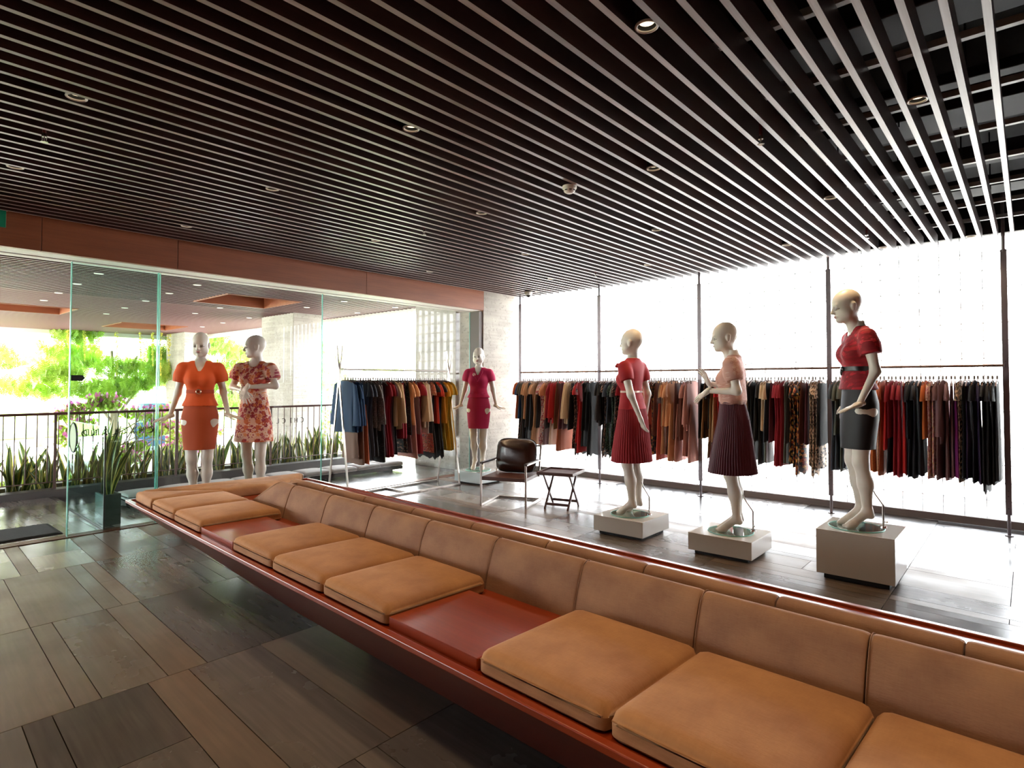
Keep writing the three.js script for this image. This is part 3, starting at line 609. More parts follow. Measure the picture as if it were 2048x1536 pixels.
// ---------- mannequins: one continuous body each, from joined tapered capsules ----------
function nets(sdf, lo, hi, cell) {                             // naive surface nets of sdf = 0
  const n = [0, 1, 2].map((k) => Math.ceil((hi[k] - lo[k]) / cell) + 1), [nx, ny, nz] = n, f = new Float32Array(nx * ny * nz);
  for (let k = 0, o = 0; k < nz; k++) for (let j = 0; j < ny; j++) for (let i = 0; i < nx; i++, o++) f[o] = sdf(lo[0] + i * cell, lo[1] + j * cell, lo[2] + k * cell);
  const at = new Int32Array(nx * ny * nz).fill(-1), pos = [], idx = [], S = nx * ny;
  const E = []; for (let a = 0; a < 8; a++) for (const b of [1, 2, 4]) if (!(a & b)) E.push([a, a | b]);
  for (let k = 0; k < nz - 1; k++) for (let j = 0; j < ny - 1; j++) for (let i = 0; i < nx - 1; i++) {
    const o = i + j * nx + k * S; let mask = 0; const g = [];
    for (let c = 0; c < 8; c++) { const v = f[o + (c & 1) + ((c >> 1) & 1) * nx + (c >> 2) * S]; g.push(v); if (v < 0) mask |= 1 << c; }
    if (mask === 0 || mask === 255) continue;
    let x = 0, y = 0, z = 0, m = 0;
    for (const [a, b] of E) if ((g[a] < 0) !== (g[b] < 0)) { const t = g[a] / (g[a] - g[b]); x += lerp(a & 1, b & 1, t); y += lerp((a >> 1) & 1, (b >> 1) & 1, t); z += lerp(a >> 2, b >> 2, t); m++; }
    at[o] = pos.length / 3; pos.push(lo[0] + (i + x / m) * cell, lo[1] + (j + y / m) * cell, lo[2] + (k + z / m) * cell);
  }
  for (let k = 1; k < nz - 1; k++) for (let j = 1; j < ny - 1; j++) for (let i = 1; i < nx - 1; i++) {
    const o = i + j * nx + k * S, s = f[o] < 0;
    const quad = (a, b, c, d, flip) => { if (a < 0 || b < 0 || c < 0 || d < 0) return; flip ? idx.push(a, c, b, a, d, c) : idx.push(a, b, c, a, c, d); };
    if (s !== f[o + 1] < 0) quad(at[o], at[o - nx], at[o - nx - S], at[o - S], !s);
    if (s !== f[o + nx] < 0) quad(at[o], at[o - S], at[o - S - 1], at[o - 1], !s);
    if (s !== f[o + S] < 0) quad(at[o], at[o - 1], at[o - 1 - nx], at[o - nx], !s);
  }
  const nor = new Float32Array(pos.length), uv = new Float32Array(pos.length / 3 * 2), e = cell * 0.4;
  for (let i = 0; i < pos.length / 3; i++) {
    const x = pos[i * 3], y = pos[i * 3 + 1], z = pos[i * 3 + 2];
    let a = sdf(x + e, y, z) - sdf(x - e, y, z), b = sdf(x, y + e, z) - sdf(x, y - e, z), c = sdf(x, y, z + e) - sdf(x, y, z - e); const L = Math.hypot(a, b, c) || 1;
    nor[i * 3] = a / L; nor[i * 3 + 1] = b / L; nor[i * 3 + 2] = c / L;
    uv[i * 2] = x + z * 0.6; uv[i * 2 + 1] = y + z * 0.15;
  }
  const G = new THREE.BufferGeometry();
  G.setAttribute('position', new THREE.Float32BufferAttribute(pos, 3)); G.setAttribute('normal', new THREE.BufferAttribute(nor, 3)); G.setAttribute('uv', new THREE.BufferAttribute(uv, 2)); G.setIndex(idx);
  return G;
}
const smin = (a, b, k) => { const h = Math.max(k - Math.abs(a - b), 0) / k; return Math.min(a, b) - h * h * k * 0.25; };
const cone = (a, b, ra, rb) => { const bx = b[0] - a[0], by = b[1] - a[1], bz = b[2] - a[2], L = bx * bx + by * by + bz * bz; return (x, y, z) => { const px = x - a[0], py = y - a[1], pz = z - a[2], t = clamp((px * bx + py * by + pz * bz) / L, 0, 1); return Math.hypot(px - t * bx, py - t * by, pz - t * bz) - (ra + (rb - ra) * t); }; };
const ell = (c, r) => { const m = Math.min(...r); return (x, y, z) => (Math.hypot((x - c[0]) / r[0], (y - c[1]) / r[1], (z - c[2]) / r[2]) - 1) * m; };
const blend = (list, k) => (x, y, z) => { let d = list[0](x, y, z); for (let i = 1; i < list.length; i++) d = smin(d, list[i](x, y, z), k); return d; };
function stack(rows) {                                          // body of elliptical sections: [y, half width, half depth, z of centre]
  return (x, y, z) => {
    const yc = clamp(y, rows[0][0], rows[rows.length - 1][0]); let i = 0; while (i < rows.length - 2 && rows[i + 1][0] < yc) i++;
    const A = rows[i], B = rows[i + 1]; let t = (yc - A[0]) / (B[0] - A[0]); t = t * t * (3 - 2 * t) * 0.5 + t * 0.5;
    const a = lerp(A[1], B[1], t), b = lerp(A[2], B[2], t), c = lerp(A[3], B[3], t), out = Math.max(rows[0][0] - y, y - rows[rows.length - 1][0], 0);
    const d = (Math.hypot(x / a, (z - c) / b) - 1) * Math.min(a, b);
    return out > 0 ? Math.hypot(Math.max(d, 0), out) : d;
  };
}
const TORSO = [[0.76, 0.150, 0.092, -0.012], [0.86, 0.164, 0.104, -0.014], [0.93, 0.162, 0.104, -0.014], [1.01, 0.138, 0.089, -0.006], [1.09, 0.110, 0.076, 0], [1.17, 0.118, 0.083, 0.002], [1.26, 0.138, 0.092, 0.004], [1.34, 0.146, 0.082, -0.006], [1.40, 0.122, 0.060, -0.016], [1.445, 0.062, 0.050, -0.02]];
const HEAD = (() => {                                            // origin at the top of the neck, face towards +z
  const parts = [ell([0, 0.105, -0.018], [0.074, 0.095, 0.096]), ell([0, 0.075, 0.03], [0.062, 0.085, 0.062]), cone([0, 0.03, 0.035], [0, -0.018, 0.062], 0.05, 0.026), cone([-0.03, 0.01, 0.02], [0.03, 0.01, 0.02], 0.042, 0.042)];
  const skull = blend(parts, 0.035), nose = blend([cone([0, 0.075, 0.09], [0, 0.04, 0.108], 0.007, 0.0105), cone([-0.009, 0.036, 0.098], [0.009, 0.036, 0.098], 0.007, 0.007)], 0.012), brow = cone([-0.035, 0.088, 0.079], [0.035, 0.088, 0.079], 0.008, 0.008);
  const sock = [ell([-0.03, 0.069, 0.097], [0.02, 0.012, 0.014]), ell([0.03, 0.069, 0.097], [0.02, 0.012, 0.014])], lids = [ell([-0.03, 0.066, 0.079], [0.017, 0.012, 0.012]), ell([0.03, 0.066, 0.079], [0.017, 0.012, 0.012])];
  const ears = [-1, 1].map((s) => blend([ell([s * 0.075, 0.062, -0.016], [0.009, 0.03, 0.017]), ell([s * 0.078, 0.076, -0.02], [0.007, 0.014, 0.014])], 0.008)), mouth = blend([ell([0, 0.0095, 0.086], [0.02, 0.0055, 0.012]), ell([0, 0.002, 0.085], [0.016, 0.006, 0.012])], 0.006);
  const neck = cone([0, -0.16, -0.03], [0, 0.04, -0.02], 0.047, 0.043);
  const f = (x, y, z) => {
    let d = smin(skull(x, y, z), brow(x, y, z), 0.02); for (const s of sock) d = -smin(-d, s(x, y, z), 0.014);
    for (const l of lids) d = smin(d, l(x, y, z), 0.006);
    d = smin(d, nose(x, y, z), 0.014); d = smin(d, mouth(x, y, z), 0.006); for (const e of ears) d = smin(d, e(x, y, z), 0.008);
    return smin(d, neck(x, y, z), 0.035);
  };
  const face = nets(f, [-0.1, -0.12, -0.13], [0.1, 0.21, 0.135], 0.0034);
  const lips = nets(blend([ell([0, 0.0098, 0.0868], [0.0195, 0.0052, 0.0122]), ell([0, 0.0018, 0.086], [0.0155, 0.0055, 0.0122])], 0.004), [-0.026, -0.01, 0.065], [0.026, 0.022, 0.106], 0.002);
  const lash = [-1, 1].map((s) => tube([V3(s * 0.0135, 0.0605, 0.0885), V3(s * 0.022, 0.0575, 0.0905), V3(s * 0.034, 0.0575, 0.0885), V3(s * 0.046, 0.0615, 0.0785), V3(s * 0.053, 0.064, 0.072)], 0.0022, 12, 5));
  const lid = [-1, 1].map((s) => new THREE.SphereGeometry(1, 16, 8, 0, Math.PI * 2, 0, Math.PI / 2).rotateX(Math.PI / 2 - 0.25).scale(0.0172, 0.0115, 0.0124).translate(s * 0.03, 0.0675, 0.0796));
  return { face, lips, lash: join(lash), lid: join(lid) };
})();
// right hand: wrist at the origin, fingers along +z, palm down (-y), thumb towards +x
function handGeo(spread, curl, lift = 0) {
  const parts = [], palm = [], names = [[-0.027, 0.056, 0.0068], [-0.0095, 0.066, 0.0074], [0.0085, 0.064, 0.0076], [0.026, 0.058, 0.0074]];
  names.forEach(([x, L, r], i) => {
    const ang = (x / 0.027) * spread, kn = [x, 0, 0.082 - Math.abs(x - 0.005) * 0.25];
    palm.push(cone([x * 0.5, 0, 0.0], kn, 0.0125, 0.0098));
    let p = kn, a = curl * (1 + 0.15 * i); const seg = [0.5, 0.3, 0.24];
    const f = [];
    for (let k = 0; k < 3; k++) { const l = L * seg[k], q = [p[0] + Math.sin(ang) * Math.cos(a) * l, p[1] - Math.sin(a) * l + lift * l, p[2] + Math.cos(ang) * Math.cos(a) * l]; f.push(cone(p, q, r * (1 - 0.12 * k), r * (0.9 - 0.13 * k))); p = q; a += curl * 0.8; }
    parts.push(blend(f, 0.003));
  });
  const thumb = blend([cone([0.016, -0.004, 0.018], [0.044, -0.012, 0.052], 0.013, 0.0088), cone([0.044, -0.012, 0.052], [0.055, -0.014, 0.08], 0.0086, 0.0074), cone([0.055, -0.014, 0.08], [0.058, -0.014, 0.102], 0.0074, 0.0056)], 0.006);
  const pf = blend(palm, 0.014), wrist = cone([0, 0, -0.03], [0, 0, 0.02], 0.0205, 0.0185);
  const f = (x, y, z) => { let d = smin(pf(x, y / 0.86, z), wrist(x, y, z), 0.02); for (const p of parts) d = smin(d, p(x, y, z), 0.0035); return smin(d, thumb(x, y, z), 0.01); };
  return nets(f, [-0.075, -0.075, -0.04], [0.09, 0.05, 0.175], 0.0034);
}
const HANDS = { flat: handGeo(0.12, 0.06), spread: handGeo(0.3, 0.1), soft: handGeo(0.1, 0.22) };
function place(g, m) { const q = g.clone().applyMatrix4(m); if (m.determinant() < 0) { const a = q.index.array; for (let i = 0; i < a.length; i += 3) { const t = a[i]; a[i] = a[i + 1]; a[i + 1] = t; } } return q; }
function handMatrix(left, wrist, dir, palm) {                     // dir: along the fingers, palm: where the palm faces
  const z = V3(...dir).normalize(), y = V3(...palm).negate(); y.addScaledVector(z, -y.dot(z)).normalize(); const x = new THREE.Vector3().crossVectors(y, z);
  const m = new THREE.Matrix4().makeBasis(left ? x.negate() : x, y, z); m.setPosition(...wrist);
  return m;
}
function limbs(o) {
  const out = {};
  for (const [k, s] of [['L', 1], ['R', -1]]) {
    const sh = [s * 0.158, 1.375, -0.015], [el, wr] = o['arm' + k];
    out[k] = { sh, el, wr, up: cone(sh, el, 0.042, 0.0325), low: cone(el, wr, 0.0325, 0.0205) };
  }
  return out;
}
const LEGS = [-1, 1].map((s) => blend([cone([s * 0.085, 0.84, -0.01], [s * 0.07, 0.48, 0.012], 0.083, 0.05), cone([s * 0.07, 0.49, 0.01], [s * 0.064, 0.32, -0.022], 0.048, 0.05), cone([s * 0.064, 0.33, -0.022], [s * 0.056, 0.125, -0.035], 0.048, 0.03)], 0.03)).concat([-1, 1].map((s) => blend([cone([s * 0.056, 0.125, -0.04], [s * 0.056, 0.095, -0.058], 0.03, 0.024), cone([s * 0.056, 0.12, -0.03], [s * 0.062, 0.034, 0.07], 0.033, 0.028), cone([s * 0.056, 0.034, 0.068], [s * 0.053, 0.017, 0.125], 0.024, 0.013), cone([s * 0.072, 0.03, 0.066], [s * 0.078, 0.015, 0.105], 0.02, 0.012)], 0.025)));
function bodyGeo(o) {
  const A = limbs(o), bust = [-1, 1].map((s) => ell([s * 0.062, 1.262, 0.062], [0.052, 0.055, 0.05])), neck = cone([0, 1.36, -0.02], [0, 1.5, -0.012], 0.05, 0.044);
  const sh = cone([-0.145, 1.385, -0.016], [0.145, 1.385, -0.016], 0.038, 0.038), torso = stack(TORSO), arms = [A.L.up, A.L.low, A.R.up, A.R.low];
  const f = (x, y, z) => {
    let d = smin(torso(x, y, z), sh(x, y, z), 0.05); for (const b of bust) d = smin(d, b(x, y, z), 0.03); d = smin(d, neck(x, y, z), 0.05);
    if (y < 0.95) for (const l of LEGS) d = smin(d, l(x, y, z), 0.02);
    const a = smin(arms[0](x, y, z), arms[1](x, y, z), 0.025), b = smin(arms[2](x, y, z), arms[3](x, y, z), 0.025);
    return smin(smin(d, a, 0.03), b, 0.03);
  };
  const xs = [A.L.el, A.L.wr, A.R.el, A.R.wr], lo = [Math.min(-0.21, ...xs.map((p) => p[0] - 0.06)), -0.01, Math.min(-0.16, ...xs.map((p) => p[2] - 0.06))], hi = [Math.max(0.21, ...xs.map((p) => p[0] + 0.06)), 1.5, Math.max(0.17, ...xs.map((p) => p[2] + 0.06))];
  const list = [nets(f, lo, hi, 0.0115)];
  const hm = new THREE.Matrix4().makeRotationFromEuler(new THREE.Euler(o.head[1], o.head[0], o.head[2] ?? 0, 'YXZ')).setPosition(0, 1.54, o.headZ ?? 0.002);
  list.push(HEAD.face.clone().applyMatrix4(hm));
  for (const [k, left] of [['L', true], ['R', false]]) { const [kind, dir, palm] = o['hand' + k]; list.push(place(HANDS[kind], handMatrix(left, A[k].wr, dir, palm))); }
  return { geo: mergeGeometries(list), head: hm, A };
}
// clothes that follow the body: profile rows as in stack(), sleeves along the upper arms, neckline cut out
function topGeo(o, A) {
  const body = stack(o.rows), bust = [-1, 1].map((s) => ell([s * 0.062, 1.262, 0.062], [0.06, 0.063, 0.056])), off = o.off ?? 0.009, sh = cone([-0.145, 1.385, -0.016], [0.145, 1.385, -0.016], 0.038 + off, 0.038 + off);
  const sl = ['L', 'R'].map((k) => {
    const a = A[k].sh, e = A[k].el, t = o.sleeve ?? 0.55, q = [0, 1, 2].map((i) => lerp(a[i], e[i], t)), puff = o.puff ?? 0.012;
    const d = V3(e[0] - a[0], e[1] - a[1], e[2] - a[2]).normalize(), base = cone(a, [0, 1, 2].map((i) => lerp(a[i], e[i], t + 0.2)), 0.046 + puff, 0.04 + (o.flare ?? 0.014)), mid = ell([0, 1, 2].map((i) => lerp(a[i], e[i], t * 0.55)), [0.052 + puff, 0.075, 0.052 + puff]);
    return (x, y, z) => { const v = smin(base(x, y, z), mid(x, y, z), 0.03); return Math.max(v, (x - q[0]) * d.x + (y - q[1]) * d.y + (z - q[2]) * d.z); };
  });
  const hole = o.neck ?? cone([0, 1.38, 0.05], [0, 1.56, -0.03], 0.062, 0.075), hem = o.rows[0][0];
  const f = (x, y, z) => {
    let d = smin(body(x, y, z), sh(x, y, z), 0.05); for (const b of bust) d = smin(d, b(x, y, z), 0.04);
    for (const s of sl) d = smin(d, s(x, y, z), 0.018);
    if (o.folds) d -= o.folds * (Math.sin(Math.atan2(x, z) * 9 + y * 6) * clamp((1.25 - y) * 3, 0, 1));
    return -smin(-Math.max(d, hem - y), hole(x, y, z), 0.004);
  };
  return nets(f, [-0.34, hem - 0.02, -0.24], [0.34, 1.47, 0.26], 0.0085);
}
function skirtGeo(rows, pleats = 0, depth = 0.006, seg = 120) {   // open loft of elliptical rings, knife-pleated or plain, with a turned hem
  const pos = [], uv = [], idx = [], R = rows.concat([[rows[rows.length - 1][0] + 0.012, rows[rows.length - 1][1] - 0.006, rows[rows.length - 1][2] - 0.006, rows[rows.length - 1][3]]]);
  const fine = []; for (let i = 0; i < R.length - 1; i++) for (let k = 0; k < 5; k++) { const t = k / 5; fine.push([0, 1, 2, 3].map((j) => lerp(R[i][j], R[i + 1][j], t))); } fine.push(R[R.length - 1]);
  const top = rows[0][0], bot = rows[rows.length - 1][0];
  for (const [y, a, b, c] of fine) for (let i = 0; i <= seg; i++) {
    const th = (i / seg) * Math.PI * 2, g = clamp((top - y) / (top - bot), 0, 1), w = pleats ? depth * (0.35 + 0.65 * g) * (2 * Math.abs(((i / seg * pleats) % 1) - 0.5) - 0.5) * 2 : 0.003 * Math.sin(th * 5 + 1) * g;
    pos.push(Math.sin(th) * (a + w), y, c + Math.cos(th) * (b + w)); uv.push(th * 0.15, y);
  }
  for (let r = 0; r < fine.length - 1; r++) for (let i = 0; i < seg; i++) { const a = r * (seg + 1) + i, b = a + seg + 1; idx.push(a, b, a + 1, a + 1, b, b + 1); }
  const g = new THREE.BufferGeometry(); g.setAttribute('position', new THREE.Float32BufferAttribute(pos, 3)); g.setAttribute('uv', new THREE.Float32BufferAttribute(uv, 2)); g.setIndex(idx); g.computeVertexNormals();
  return g;
}
const fabric = (c, o = {}) => phy({ color: c, roughness: 0.75, side: THREE.DoubleSide, sheen: 0.3, sheenRoughness: 0.5, sheenColor: new THREE.Color(c).multiplyScalar(0.6), ...o });
function floral(base, blooms, n, s, size = [0.02, 0.06], px = 512, metres = 0.42) {   // scattered painted flowers
  const c = document.createElement('canvas'); c.width = c.height = px; const g = c.getContext('2d'); reseed(s);
  g.fillStyle = base; g.fillRect(0, 0, px, px);
  for (let i = 0; i < n; i++) {
    const x = rnd() * px, y = rnd() * px, r = rr(size[0], size[1]) * px, col = pick(blooms), k = 5 + Math.floor(rnd() * 3), t0 = rnd() * 6;
    for (const ox of [-px, 0, px]) for (const oy of [-px, 0, px]) {
      if (x + ox < -r * 2 || x + ox > px + r * 2 || y + oy < -r * 2 || y + oy > px + r * 2) continue;
      g.fillStyle = col; for (let j = 0; j < k; j++) { const a = t0 + j / k * 6.283; g.beginPath(); g.ellipse(x + ox + Math.cos(a) * r * 0.55, y + oy + Math.sin(a) * r * 0.55, r * 0.55, r * 0.38, a, 0, 6.283); g.fill(); }
      g.fillStyle = blooms[(i + 1) % blooms.length]; g.beginPath(); g.arc(x + ox, y + oy, r * 0.28, 0, 6.283); g.fill();
    }
  }
  const t = new THREE.CanvasTexture(c); t.wrapS = t.wrapT = THREE.RepeatWrapping; t.colorSpace = THREE.SRGBColorSpace; t.repeat.set(1 / metres, 1 / metres);
  return t;
}
function mannequin(o) {
  const t = thing('mannequin', o.label, 'mannequin', o.at, Math.atan2(o.face[0], o.face[1]), 'bald mannequins in the shop');
  const { geo, head, A } = bodyGeo(o);
  obj('body', geo, M.skin, t);
  for (const [n, g, m] of [['lips', HEAD.lips, M.lip], ['eyelash', HEAD.lash, M.lash], ['eyelid', HEAD.lid, M.shade]]) { const q = obj(n, g, m, t); q.applyMatrix4(head); }
  o.dress(t, A);
  const disc = obj('base_plate', [cyl(0.178, 0.178, 0.008, 0, 0.004, 0.02, 56)], M.baseGlass, t);
  obj('base_rim', new THREE.TorusGeometry(0.178, 0.0042, 8, 72).rotateX(Math.PI / 2).translate(0, 0.004, 0.02), M.edgeGlass, t);
  if (o.rod) {
    const x = o.rod, a = V3(x, 0.008, -0.15), b = V3(x, 0.17, -0.15), c = V3(x * 0.95, 0.245, -0.1), d = V3(x * 0.9, 0.31, -0.068);
    obj('support_rod', [rod(a, b, 0.007, 12), rod(b, c, 0.0055, 10), rod(c, d, 0.0055, 10), cyl(0.02, 0.022, 0.012, x, 0.014, -0.15), rod(V3(x, 0.05, -0.15), V3(x + 0.03, 0.055, -0.16), 0.004), new THREE.SphereGeometry(0.008, 10, 8).translate(x + 0.032, 0.056, -0.16)], M.chrome, t);
  }
  t.position.y += 0.0;
  return t;
}
M.baseGlass = phy({ color: new THREE.Color(0.8, 0.9, 0.86), transmission: 0.9, thickness: 0, roughness: 0.03 });
const LFT = [-0.655, -0.756], AWAY = [0.755, -0.655], mix2 = (a, b) => [LFT[0] * a + AWAY[0] * b, LFT[1] * a + AWAY[1] * b];   // image left and away, as (x, z)
const FLARE = { armL: [[0.205, 1.135, -0.03], [0.262, 0.905, 0.03]], armR: [[-0.205, 1.135, -0.03], [-0.262, 0.905, 0.03]], handL: ['flat', [0.9, -0.22, 0.3], [0, -1, -0.1]], handR: ['flat', [-0.85, -0.3, 0.35], [0, -1, -0.1]] };
const PEPLUM = (w) => [[w, 0.166, 0.112, -0.008], [1.09, 0.131, 0.092, -0.002], [1.15, 0.122, 0.087, 0], [1.18, 0.126, 0.09, 0.002], [1.26, 0.148, 0.101, 0.004], [1.34, 0.156, 0.09, -0.006], [1.40, 0.134, 0.068, -0.016], [1.45, 0.085, 0.06, -0.02]];
const PENCIL = (hem, top = 1.1) => [[top, 0.121, 0.086, -0.002], [1.0, 0.148, 0.099, -0.008], [0.9, 0.17, 0.113, -0.014], [0.8, 0.168, 0.108, -0.01], [0.68, 0.156, 0.102, 0], [hem, 0.143, 0.096, 0.005]];

mannequin({ label: 'bald mannequin in an orange peplum top and rust pencil skirt', at: [2.47, 0.17, -6.28], face: mix2(-0.32, -0.95), head: [-0.1, 0.12, 0.02], ...FLARE,
  dress(t, A) {
    const m = fabric('#d9561c'), top = topGeo({ rows: PEPLUM(1.0), sleeve: 0.56, puff: 0.018, flare: 0.03, neck: cone([0.0, 1.36, 0.1], [0, 1.56, -0.03], 0.03, 0.075) }, A);
    obj('peplum_top', top, m, t); obj('pencil_skirt', skirtGeo(PENCIL(0.57)), fabric('#b04a20'), t);
    obj('belt', skirtGeo([[1.163, 0.1265, 0.0935, 0], [1.128, 0.127, 0.0945, 0]]), fabric('#b8441a'), t);
    obj('buckle', new THREE.TorusGeometry(0.021, 0.0055, 10, 24).translate(0, 1.145, 0.099), std({ color: '#d8b8a0', roughness: 0.2, metalness: 0.7 }), t);
    for (const y of [1.34, 1.29, 1.235, 1.19]) obj('button', cyl(0.009, 0.009, 0.006, 0, 0, 0, 14).rotateX(Math.PI / 2 - 0.1).translate(0, y, y > 1.3 ? 0.079 : 0.103), m, t);
  } });
mannequin({ label: 'bald mannequin in a short-sleeved floral dress with wrists crossed', at: [2.97, 0.17, -6.17], face: mix2(-0.05, -1), head: [-1.15, 0.06], headZ: -0.005,
  armL: [[0.225, 1.2, 0.02], [0.0, 1.19, 0.2]], armR: [[-0.225, 1.19, 0.0], [-0.05, 1.155, 0.165]], handL: ['soft', [-0.5, -0.85, 0.12], [0.5, -0.1, -0.9]], handR: ['spread', [0.42, -0.9, 0.1], [-0.5, -0.1, -0.9]],
  dress(t, A) {
    const m = fabric('#ffffff', { map: floral('#dcae9c', ['#b0402c', '#c8683c', '#8e1e34', '#d98a58', '#a33a4a', '#e3c0ac'], 240, 9) });
    obj('bodice', topGeo({ rows: [[1.06, 0.131, 0.094, -0.002], [1.15, 0.124, 0.089, 0], [1.2, 0.13, 0.094, 0.002], [1.27, 0.15, 0.102, 0.004], [1.34, 0.158, 0.09, -0.006], [1.41, 0.136, 0.068, -0.016], [1.46, 0.085, 0.06, -0.02]], sleeve: 0.62, puff: 0.026, flare: 0.028, neck: cone([0, 1.45, 0.03], [0, 1.6, -0.03], 0.055, 0.075) }, A), m, t);
    obj('skirt', skirtGeo([[1.12, 0.125, 0.09, 0], [1.0, 0.148, 0.105, -0.006], [0.88, 0.172, 0.122, -0.01], [0.74, 0.187, 0.135, -0.005], [0.62, 0.2, 0.145, 0]]), m, t);
  } });
mannequin({ label: 'bald mannequin in a magenta short-sleeved skirt suit with a brooch', at: [6.13, 0.17, -5.95], face: mix2(0.12, -1), head: [-0.08, 0.05], ...FLARE,
  dress(t, A) {
    const m = fabric('#b80f4c');
    obj('jacket', topGeo({ rows: PEPLUM(1.02), sleeve: 0.5, puff: 0.01, flare: 0.024, neck: cone([0.0, 1.31, 0.13], [0, 1.56, -0.03], 0.02, 0.066) }, A), m, t);
    obj('pencil_skirt', skirtGeo(PENCIL(0.585)), fabric('#a80d46'), t);
    for (const s of [-1, 1]) obj('lapel', tube([V3(s * 0.06, 1.44, -0.01), V3(s * 0.065, 1.4, 0.045), V3(s * 0.048, 1.345, 0.083), V3(s * 0.02, 1.29, 0.106), V3(0.0, 1.25, 0.112)], 0.011, 24, 8).scale(1, 1, 1), m, t);
    for (const s of [-1, 1]) obj('pocket_flap', rbox(0.06, 0.014, 0.006, 0.002).rotateY(s * 0.5).translate(s * 0.085, 1.085, 0.082), m, t);
    obj('brooch', [0, 1, 2, 3, 4, 5].map((i) => new THREE.SphereGeometry(0.011, 10, 8).translate(-0.05 + 0.014 * Math.cos(i * 1.05), 1.35 + 0.014 * Math.sin(i * 1.05), 0.088)), std({ color: '#c99a94', roughness: 0.3, metalness: 0.4 }), t);
  } });
mannequin({ label: 'bald mannequin seen from behind in a belted crimson dress', at: [4.98, 0.17, -2.83], face: mix2(0.72, 0.62), head: [0.1, -0.02], rod: -0.055,
  armL: [[0.19, 1.125, -0.1], [0.13, 0.905, -0.165]], armR: [[-0.2, 1.125, -0.06], [-0.19, 0.9, -0.04]], handL: ['soft', [-0.35, -0.9, -0.16], [-0.7, 0, -0.4]], handR: ['soft', [-0.05, -0.98, 0.1], [0.6, 0, -0.6]],
  dress(t, A) {
    const m = fabric('#a3101c'), d = fabric('#8f0b1a');
    obj('bodice', topGeo({ rows: [[0.985, 0.168, 0.116, -0.01], [1.06, 0.146, 0.102, -0.004], [1.14, 0.125, 0.089, 0], [1.2, 0.128, 0.092, 0.002], [1.27, 0.148, 0.101, 0.004], [1.34, 0.157, 0.09, -0.006], [1.41, 0.136, 0.068, -0.016], [1.46, 0.085, 0.06, -0.02]], sleeve: 0.5, puff: 0.012, flare: 0.02, neck: cone([0, 1.44, 0.04], [0, 1.6, -0.04], 0.06, 0.078) }, A), m, t);
    obj('pleated_skirt', skirtGeo([[1.03, 0.152, 0.106, -0.006], [0.92, 0.172, 0.122, -0.012], [0.76, 0.19, 0.145, -0.005], [0.6, 0.205, 0.168, 0], [0.5, 0.212, 0.18, 0]], 46, 0.006, 230), d, t);
    obj('belt', skirtGeo([[1.158, 0.1285, 0.0935, 0.001], [1.14, 0.1295, 0.0945, 0.001]]), std({ color: '#c9a79a', roughness: 0.3, metalness: 0.4 }), t);
    obj('shoulder_bow', [ell3(0.14, 1.4, 0.055, 0.03, 0.016, 0.02), ell3(0.175, 1.385, 0.05, 0.025, 0.014, 0.018)], m, t);
  } });
function ell3(x, y, z, a, b, c) { return new THREE.SphereGeometry(1, 14, 10).scale(a, b, c).translate(x, y, z); }
mannequin({ label: 'bald mannequin in a blush lace blouse and pleated burgundy skirt', at: [4.95, 0.17, -1.87], face: mix2(0.86, 0.42), head: [0.32, 0.1], headZ: 0.05, rod: -0.055,
  armL: [[0.195, 1.165, -0.06], [0.15, 1.165, 0.17]], armR: [[-0.205, 1.16, -0.03], [-0.12, 1.23, 0.2]], handL: ['spread', [-0.05, -0.62, 0.8], [-0.55, -0.7, -0.4]], handR: ['spread', [0.12, 0.85, 0.45], [0.6, -0.3, 0.6]],
  dress(t, A) {
    const m = fabric('#ffffff', { map: floral('#cf9f90', ['#d8b0a2', '#c48f80', '#dcb9ac'], 330, 4, [0.012, 0.03]), transmission: 0.12, thickness: 0 });
    obj('blouse', topGeo({ rows: [[1.05, 0.14, 0.1, -0.006], [1.09, 0.152, 0.112, -0.008], [1.17, 0.15, 0.108, -0.004], [1.26, 0.155, 0.108, 0.002], [1.34, 0.158, 0.092, -0.006], [1.41, 0.136, 0.068, -0.016], [1.46, 0.085, 0.06, -0.02]], sleeve: 0.6, puff: 0.026, flare: 0.012, folds: 0.003, neck: cone([0, 1.45, 0.04], [0, 1.6, -0.03], 0.055, 0.07) }, A), m, t);
    obj('pleated_skirt', skirtGeo([[1.1, 0.134, 0.096, -0.004], [1.04, 0.144, 0.103, -0.006], [0.93, 0.17, 0.122, -0.012], [0.78, 0.188, 0.148, -0.006], [0.62, 0.204, 0.172, 0], [0.49, 0.216, 0.19, 0]], 56, 0.008, 280), fabric('#4c0f24', { roughness: 0.5 }), t);
    obj('waistband', skirtGeo([[1.1, 0.138, 0.1, -0.004], [1.065, 0.145, 0.105, -0.005]]), fabric('#43102a'), t);
    for (const y of [1.42, 1.38, 1.33]) obj('button', new THREE.SphereGeometry(0.006, 8, 6).translate(0, y, -0.105 + (1.42 - y) * -0.12), m, t);
  } });
